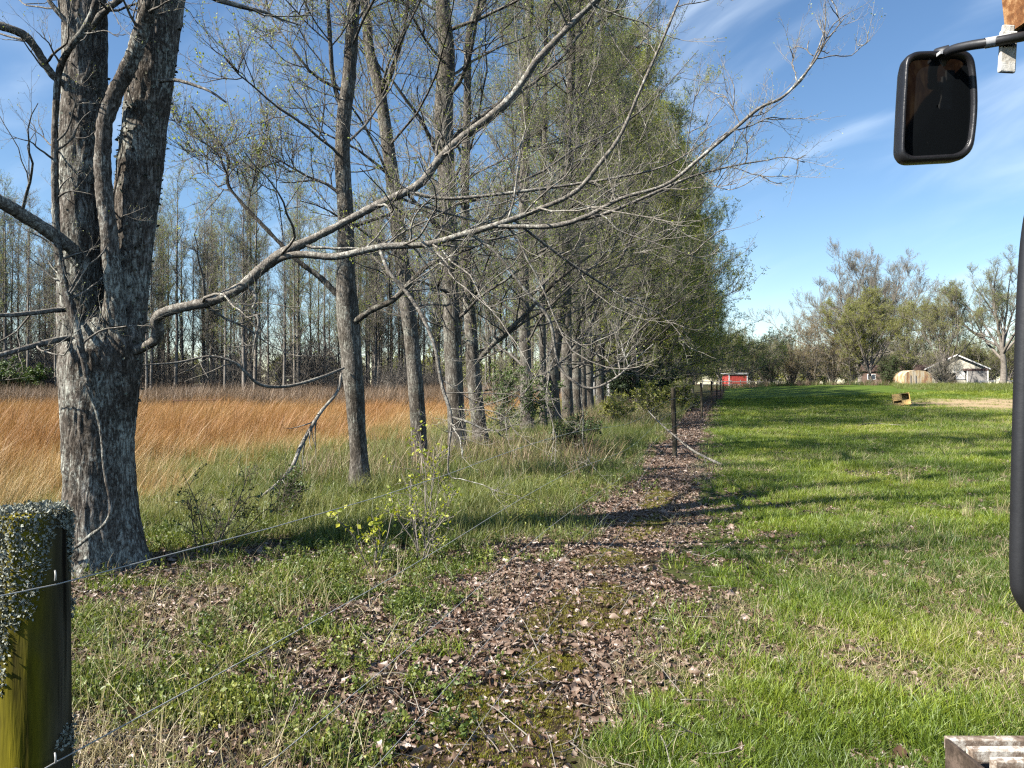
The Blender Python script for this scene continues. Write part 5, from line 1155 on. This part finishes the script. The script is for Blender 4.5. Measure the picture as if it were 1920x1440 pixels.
# longer meadow grass round the trees
mead_c = proto_coll('meadow_tuft', [tuft(600 + k, 14, 0.20 + 0.06 * (k % 3), 0.08, 0.0046, 1.0, 4, mat=M_MEADOW) for k in range(8)])
x, y = sample(82000, 2.0, 60, lambda y: np.maximum(viewL(y), row_x(y) - 5.5), lambda y: edgeL(y) + 0.8, 0.45); k0 = ragged(x, y); x, y = x[k0], y[k0]
nn = n2(x, y, 0.8, 41); near = np.clip((7.6 - y) / 1.2, 0, 1)
keep = ((nn + 0.45 * rs.random(len(x))) > 0.50 + 1.2 * near); x, y = x[keep], y[keep]
du = (row_x(y) - x)
tn = np.clip(0.20 + 0.07 * np.clip(du + 0.5, 0, 7) + 1.1 * (n2(x, y, 0.6, 51) - 0.5) + rs.normal(0, 0.17, len(x)), 0, 1)
P_, R_, S_ = place(x, y, (1 + np.maximum(y - 10, 0) / 45) * rs.uniform(0.4, 1.3, len(x)) * (0.55 + 0.9 * n2(x, y, 1.1, 55)) * np.where(y < 7, 0.6, 1.0), 0.2)
scatter('meadow_grass', P_, R_, S_, mead_c, 8, rs, tn, 'long green and straw grass round the row of trees', 'grass')
# dry stalks near the fence
stalk_c = proto_coll('stalk_tuft', [tuft(620 + k, 4, 0.38, 0.10, 0.0034, 0.8, 4, mat=M_STRAW, hvar=0.7) for k in range(5)])
x, y = sample(5000, 2.6, 40, lambda y: np.maximum(viewL(y), row_x(y) - 5), lambda y: edgeL(y) + 0.5, 0.7); keep = n2(x, y, 0.8, 61) > np.where(y < 8, 0.60, 0.48); x, y = x[keep], y[keep]
P_, R_, S_ = place(x, y, rs.uniform(0.4, 1.25, len(x)), 0.35); scatter('dry_stalks', P_, R_, S_, stalk_c, 5, rs, None, 'thin dry straw stalks among the weeds along the fence', 'stalks')
# broomsedge field, thin and pale at its edge
broom_c = proto_coll('broomsedge', [tuft(640 + k, 20, 0.92, 0.14, 0.0075, 0.45, 4, (0.30, 0.04), M_BROOM, hvar=0.6) for k in range(8)])
x, y = sample(46000, 5.5, 56, lambda y: viewL(y) - 3, lambda y: row_x(y) - 1.6 - 0.02 * y, 0.12)
du = row_x(y) - x - 1.7 - 3.6 * (n2(x, y, 0.33, 71) - 0.35); keep = (du > -0.4) & (rs.random(len(x)) < np.clip(0.12 + du / 3.2, 0.0, 0.95) * np.clip(2.6 * (n2(x, y, 1.1, 73) - 0.26), 0.12, 1)); x, y, du = x[keep], y[keep], du[keep]
tn = np.clip(0.18 + 0.12 * np.clip(du, 0, 5) + 0.9 * (n2(x, y, 0.3, 81) - 0.5) + rs.normal(0, 0.17, len(x)), 0, 1)
P_, R_, S_ = place(x, y, rs.uniform(0.5, 1.12, len(x)) * np.clip(0.55 + 0.12 * du, 0.5, 1) * (0.45 + 1.05 * n2(x, y, 0.8, 75)), 0.14); R_[:, 2] = rs.normal(0, 0.6, len(x))
S_[:, :2] *= (1 + np.maximum(y - 18, 0) / 45)[:, None]
scatter('broomsedge', P_, R_, S_, broom_c, 8, rs, tn, 'tall orange broomsedge grass filling the field behind the trees', 'field grass')
# bramble belt before the wood
br_c = proto_coll('bramble', [tuft(660 + k, 30, 1.35, 0.6, 0.012, 1.1, 5, mat=M_BRUSH, hvar=0.7) for k in range(6)])
x, y = sample(9000, 40, 66, lambda y: viewL(y) - 3, lambda y: row_x(y) - 6, 0.0); keep = (x < row_x(y) - 8); x, y = x[keep], y[keep]
P_, R_, S_ = place(x, y, rs.uniform(0.6, 1.3, len(x)) * (0.75 + 0.6 * n2(x, y, 0.3, 111)), 0.1); scatter('brambles', P_, R_, S_, br_c, 6, rs, None, 'purplish brown bramble belt between field and wood', 'brambles')
fb_c = proto_coll('row_brush', [tuft(670 + k, 16, 0.62, 0.3, 0.008, 0.9, 4, mat=m, hvar=0.7) for k, m in enumerate([M_BRUSH, M_BRUSH, M_STRAW, M_MEADOW, M_BRUSH])])
x, y = sample(5200, 11, 75, lambda y: row_x(y) - 1.5, lambda y: fence_x(y) - 0.9 - 0.02 * y, 0.35); keep = n2(x, y, 0.35, 121) + 0.2 * (rs.random(len(x)) - 0.5) > 0.50; x, y = x[keep], y[keep]
P_, R_, S_ = place(x, y, rs.uniform(0.45, 1.2, len(x)) * (1 + np.maximum(y - 25, 0) / 60), 0.15); scatter('row_brush', P_, R_, S_, fb_c, 5, rs, np.clip(rs.normal(0.3, 0.15, len(x)), 0, 1), 'brown brush and briars between the row of trees and the fence', 'brush')
# bare understorey in the wood
def thicket(seed):
    cr, lv = shrub_geo(seed, 4.6, 9, 20, (7, 4, 0), 0.010, 60, 0.10, 0.022); cr.add(lv.V[0], lv.Q[0], 0); return cr.mesh('thicket', [M_WOOD_BARK])
th_c = proto_coll('thicket', [thicket(680 + k) for k in range(4)])
x, y = sample(230, 60, 92, lambda y: viewL(y) - 6, lambda y: -0.06 * y, 0.0); P_, R_, S_ = place(x, y, rs.uniform(0.5, 1.25, len(x)) * np.where(x < -16, 1.2, 0.7), 0.05)
scatter('wood_understorey', P_, R_, S_, th_c, 4, rs, None, 'bare tangled understorey between the slim trunks of the wood', 'thicket')
def distant_mesh(seed):
    cr, lv = shrub_geo(seed, 10.5, 8, 22, (8, 5, 2), 0.05, 1500, 0.5, 0.12); g_ = Geo(); g_.add(np.concatenate(cr.V), np.concatenate(cr.Q), 0); g_.add(lv.V[0], lv.Q[0], 1)
    return g_.mesh('distant_tree', [M_TWIG_FAR, M_BUD_OLIVE])
# scrub at the foot of the hedge and along the far fence
sc_c = proto_coll('scrub', [tuft(700 + k, 30, 1.3, 0.5, 0.03, 0.8, 4, mat=m) for k, m in enumerate([M_BRUSH, M_SHRUB, M_MEADOW, M_BRUSH])])
x = rs.uniform(33, 72, 420); y = 122 + 0.05 * x + rs.normal(0, 1.4, 420) - 6 * sstep(52, 66, x); P_, R_, S_ = place(x, y, rs.uniform(0.4, 1.1, 420), 0.1)
scatter('hedge_scrub', P_, R_, S_, sc_c, 4, rs, None, 'low scrub along the foot of the hedge', 'scrub')
# distant wood beyond everything, one mass
dw_c = proto_coll('distant_tree', [m for k in range(3) for m in (distant_mesh(750 + k),)])
x = rs.uniform(-330, 420, 620); y = 235 + 90 * rs.random(620) + 0.05 * np.abs(x); P_, R_, S_ = place(x, y, rs.uniform(0.6, 1.15, 620), 0.03)
scatter('distant_wood', P_, R_, S_, dw_c, 3, rs, None, 'distant grey-green wood along the horizon', 'wood')
x = rs.uniform(24, 50, 9000); y = rs.uniform(34, 70, 9000); bp_ = bare_patch(x, y); keep = (bp_ < 1.1) & (rs.random(9000) < 0.16 + 0.5 * (n2(x, y, 0.6, 131) > 0.52)); x, y = x[keep], y[keep]
P_, R_, S_ = place(x, y, rs.uniform(1.2, 3.0, len(x)), 0.3); S_[:, 2] *= 0.55
scatter('patch_straw', P_, R_, S_, straw_c, 4, rs, None, 'flattened dry straw over the bare dirt on the slope', 'dry grass')
x = rs.uniform(24, 50, 4200); y = rs.uniform(34, 70, 4200); keep = (bare_patch(x, y) < 1.2) & (n2(x, y, 0.45, 133) > 0.55); x, y = x[keep], y[keep]
P_, R_, S_ = place(x, y, rs.uniform(2.0, 4.0, len(x)), 0.2); S_[:, 2] *= 0.6
scatter('patch_grass', P_, R_, S_, lawn_c, 8, rs, np.clip(rs.normal(0.4, 0.2, len(x)), 0, 1), 'green tufts growing back on the bare dirt', 'grass')
# tall rank grass on the slope by the shed
x = rs.uniform(44, 90, 5200); y = rs.uniform(72, 112, 5200); keep = (n2(x, y, 0.15, 91) > 0.40) & (x > 0.47 * y + 4); x, y = x[keep], y[keep]
P_, R_, S_ = place(x, y, rs.uniform(1.2, 2.4, len(x)), 0.1); S_[:, :2] *= 2.2
scatter('rank_grass', P_, R_, S_, mead_c, 6, rs, np.clip(0.1 + 0.5 * n2(x, y, 0.2, 95), 0, 1), 'tall dark green grass on the slope before the rusty shed', 'grass')

# dry tussocks one can pick out on the lawn
tmesh = [tuft(720 + k, 46, 0.42, 0.10, 0.006, 0.75, 4, mat=M_STRAW, hvar=0.6) for k in range(3)]
for k, (px, py, sc_, lb) in enumerate([(1793, 918, 1.15, 'upright dry straw tussock, the tallest one on the shaded lawn'), (1700, 912, 1.0, 'loose leaning dry tussock beside the tallest straw tussock'), (1815, 985, 0.75, 'small dry straw tussock in the sunny lawn near the grab bar'), (1880, 985, 0.9, 'dry straw tussock half behind the black grab bar'), (1568, 878, 0.6, 'tiny dry tussock alone in the shaded lawn')]):
    o = link('dry_tussock', tmesh[k % 3]); o.location = gp(px, py); o.scale = (sc_ * 0.8, sc_ * 0.8, sc_); o.rotation_euler = (0, 0, k * 1.3)
    tag(o, lb, 'dry grass', 'dry tussocks on the lawn')
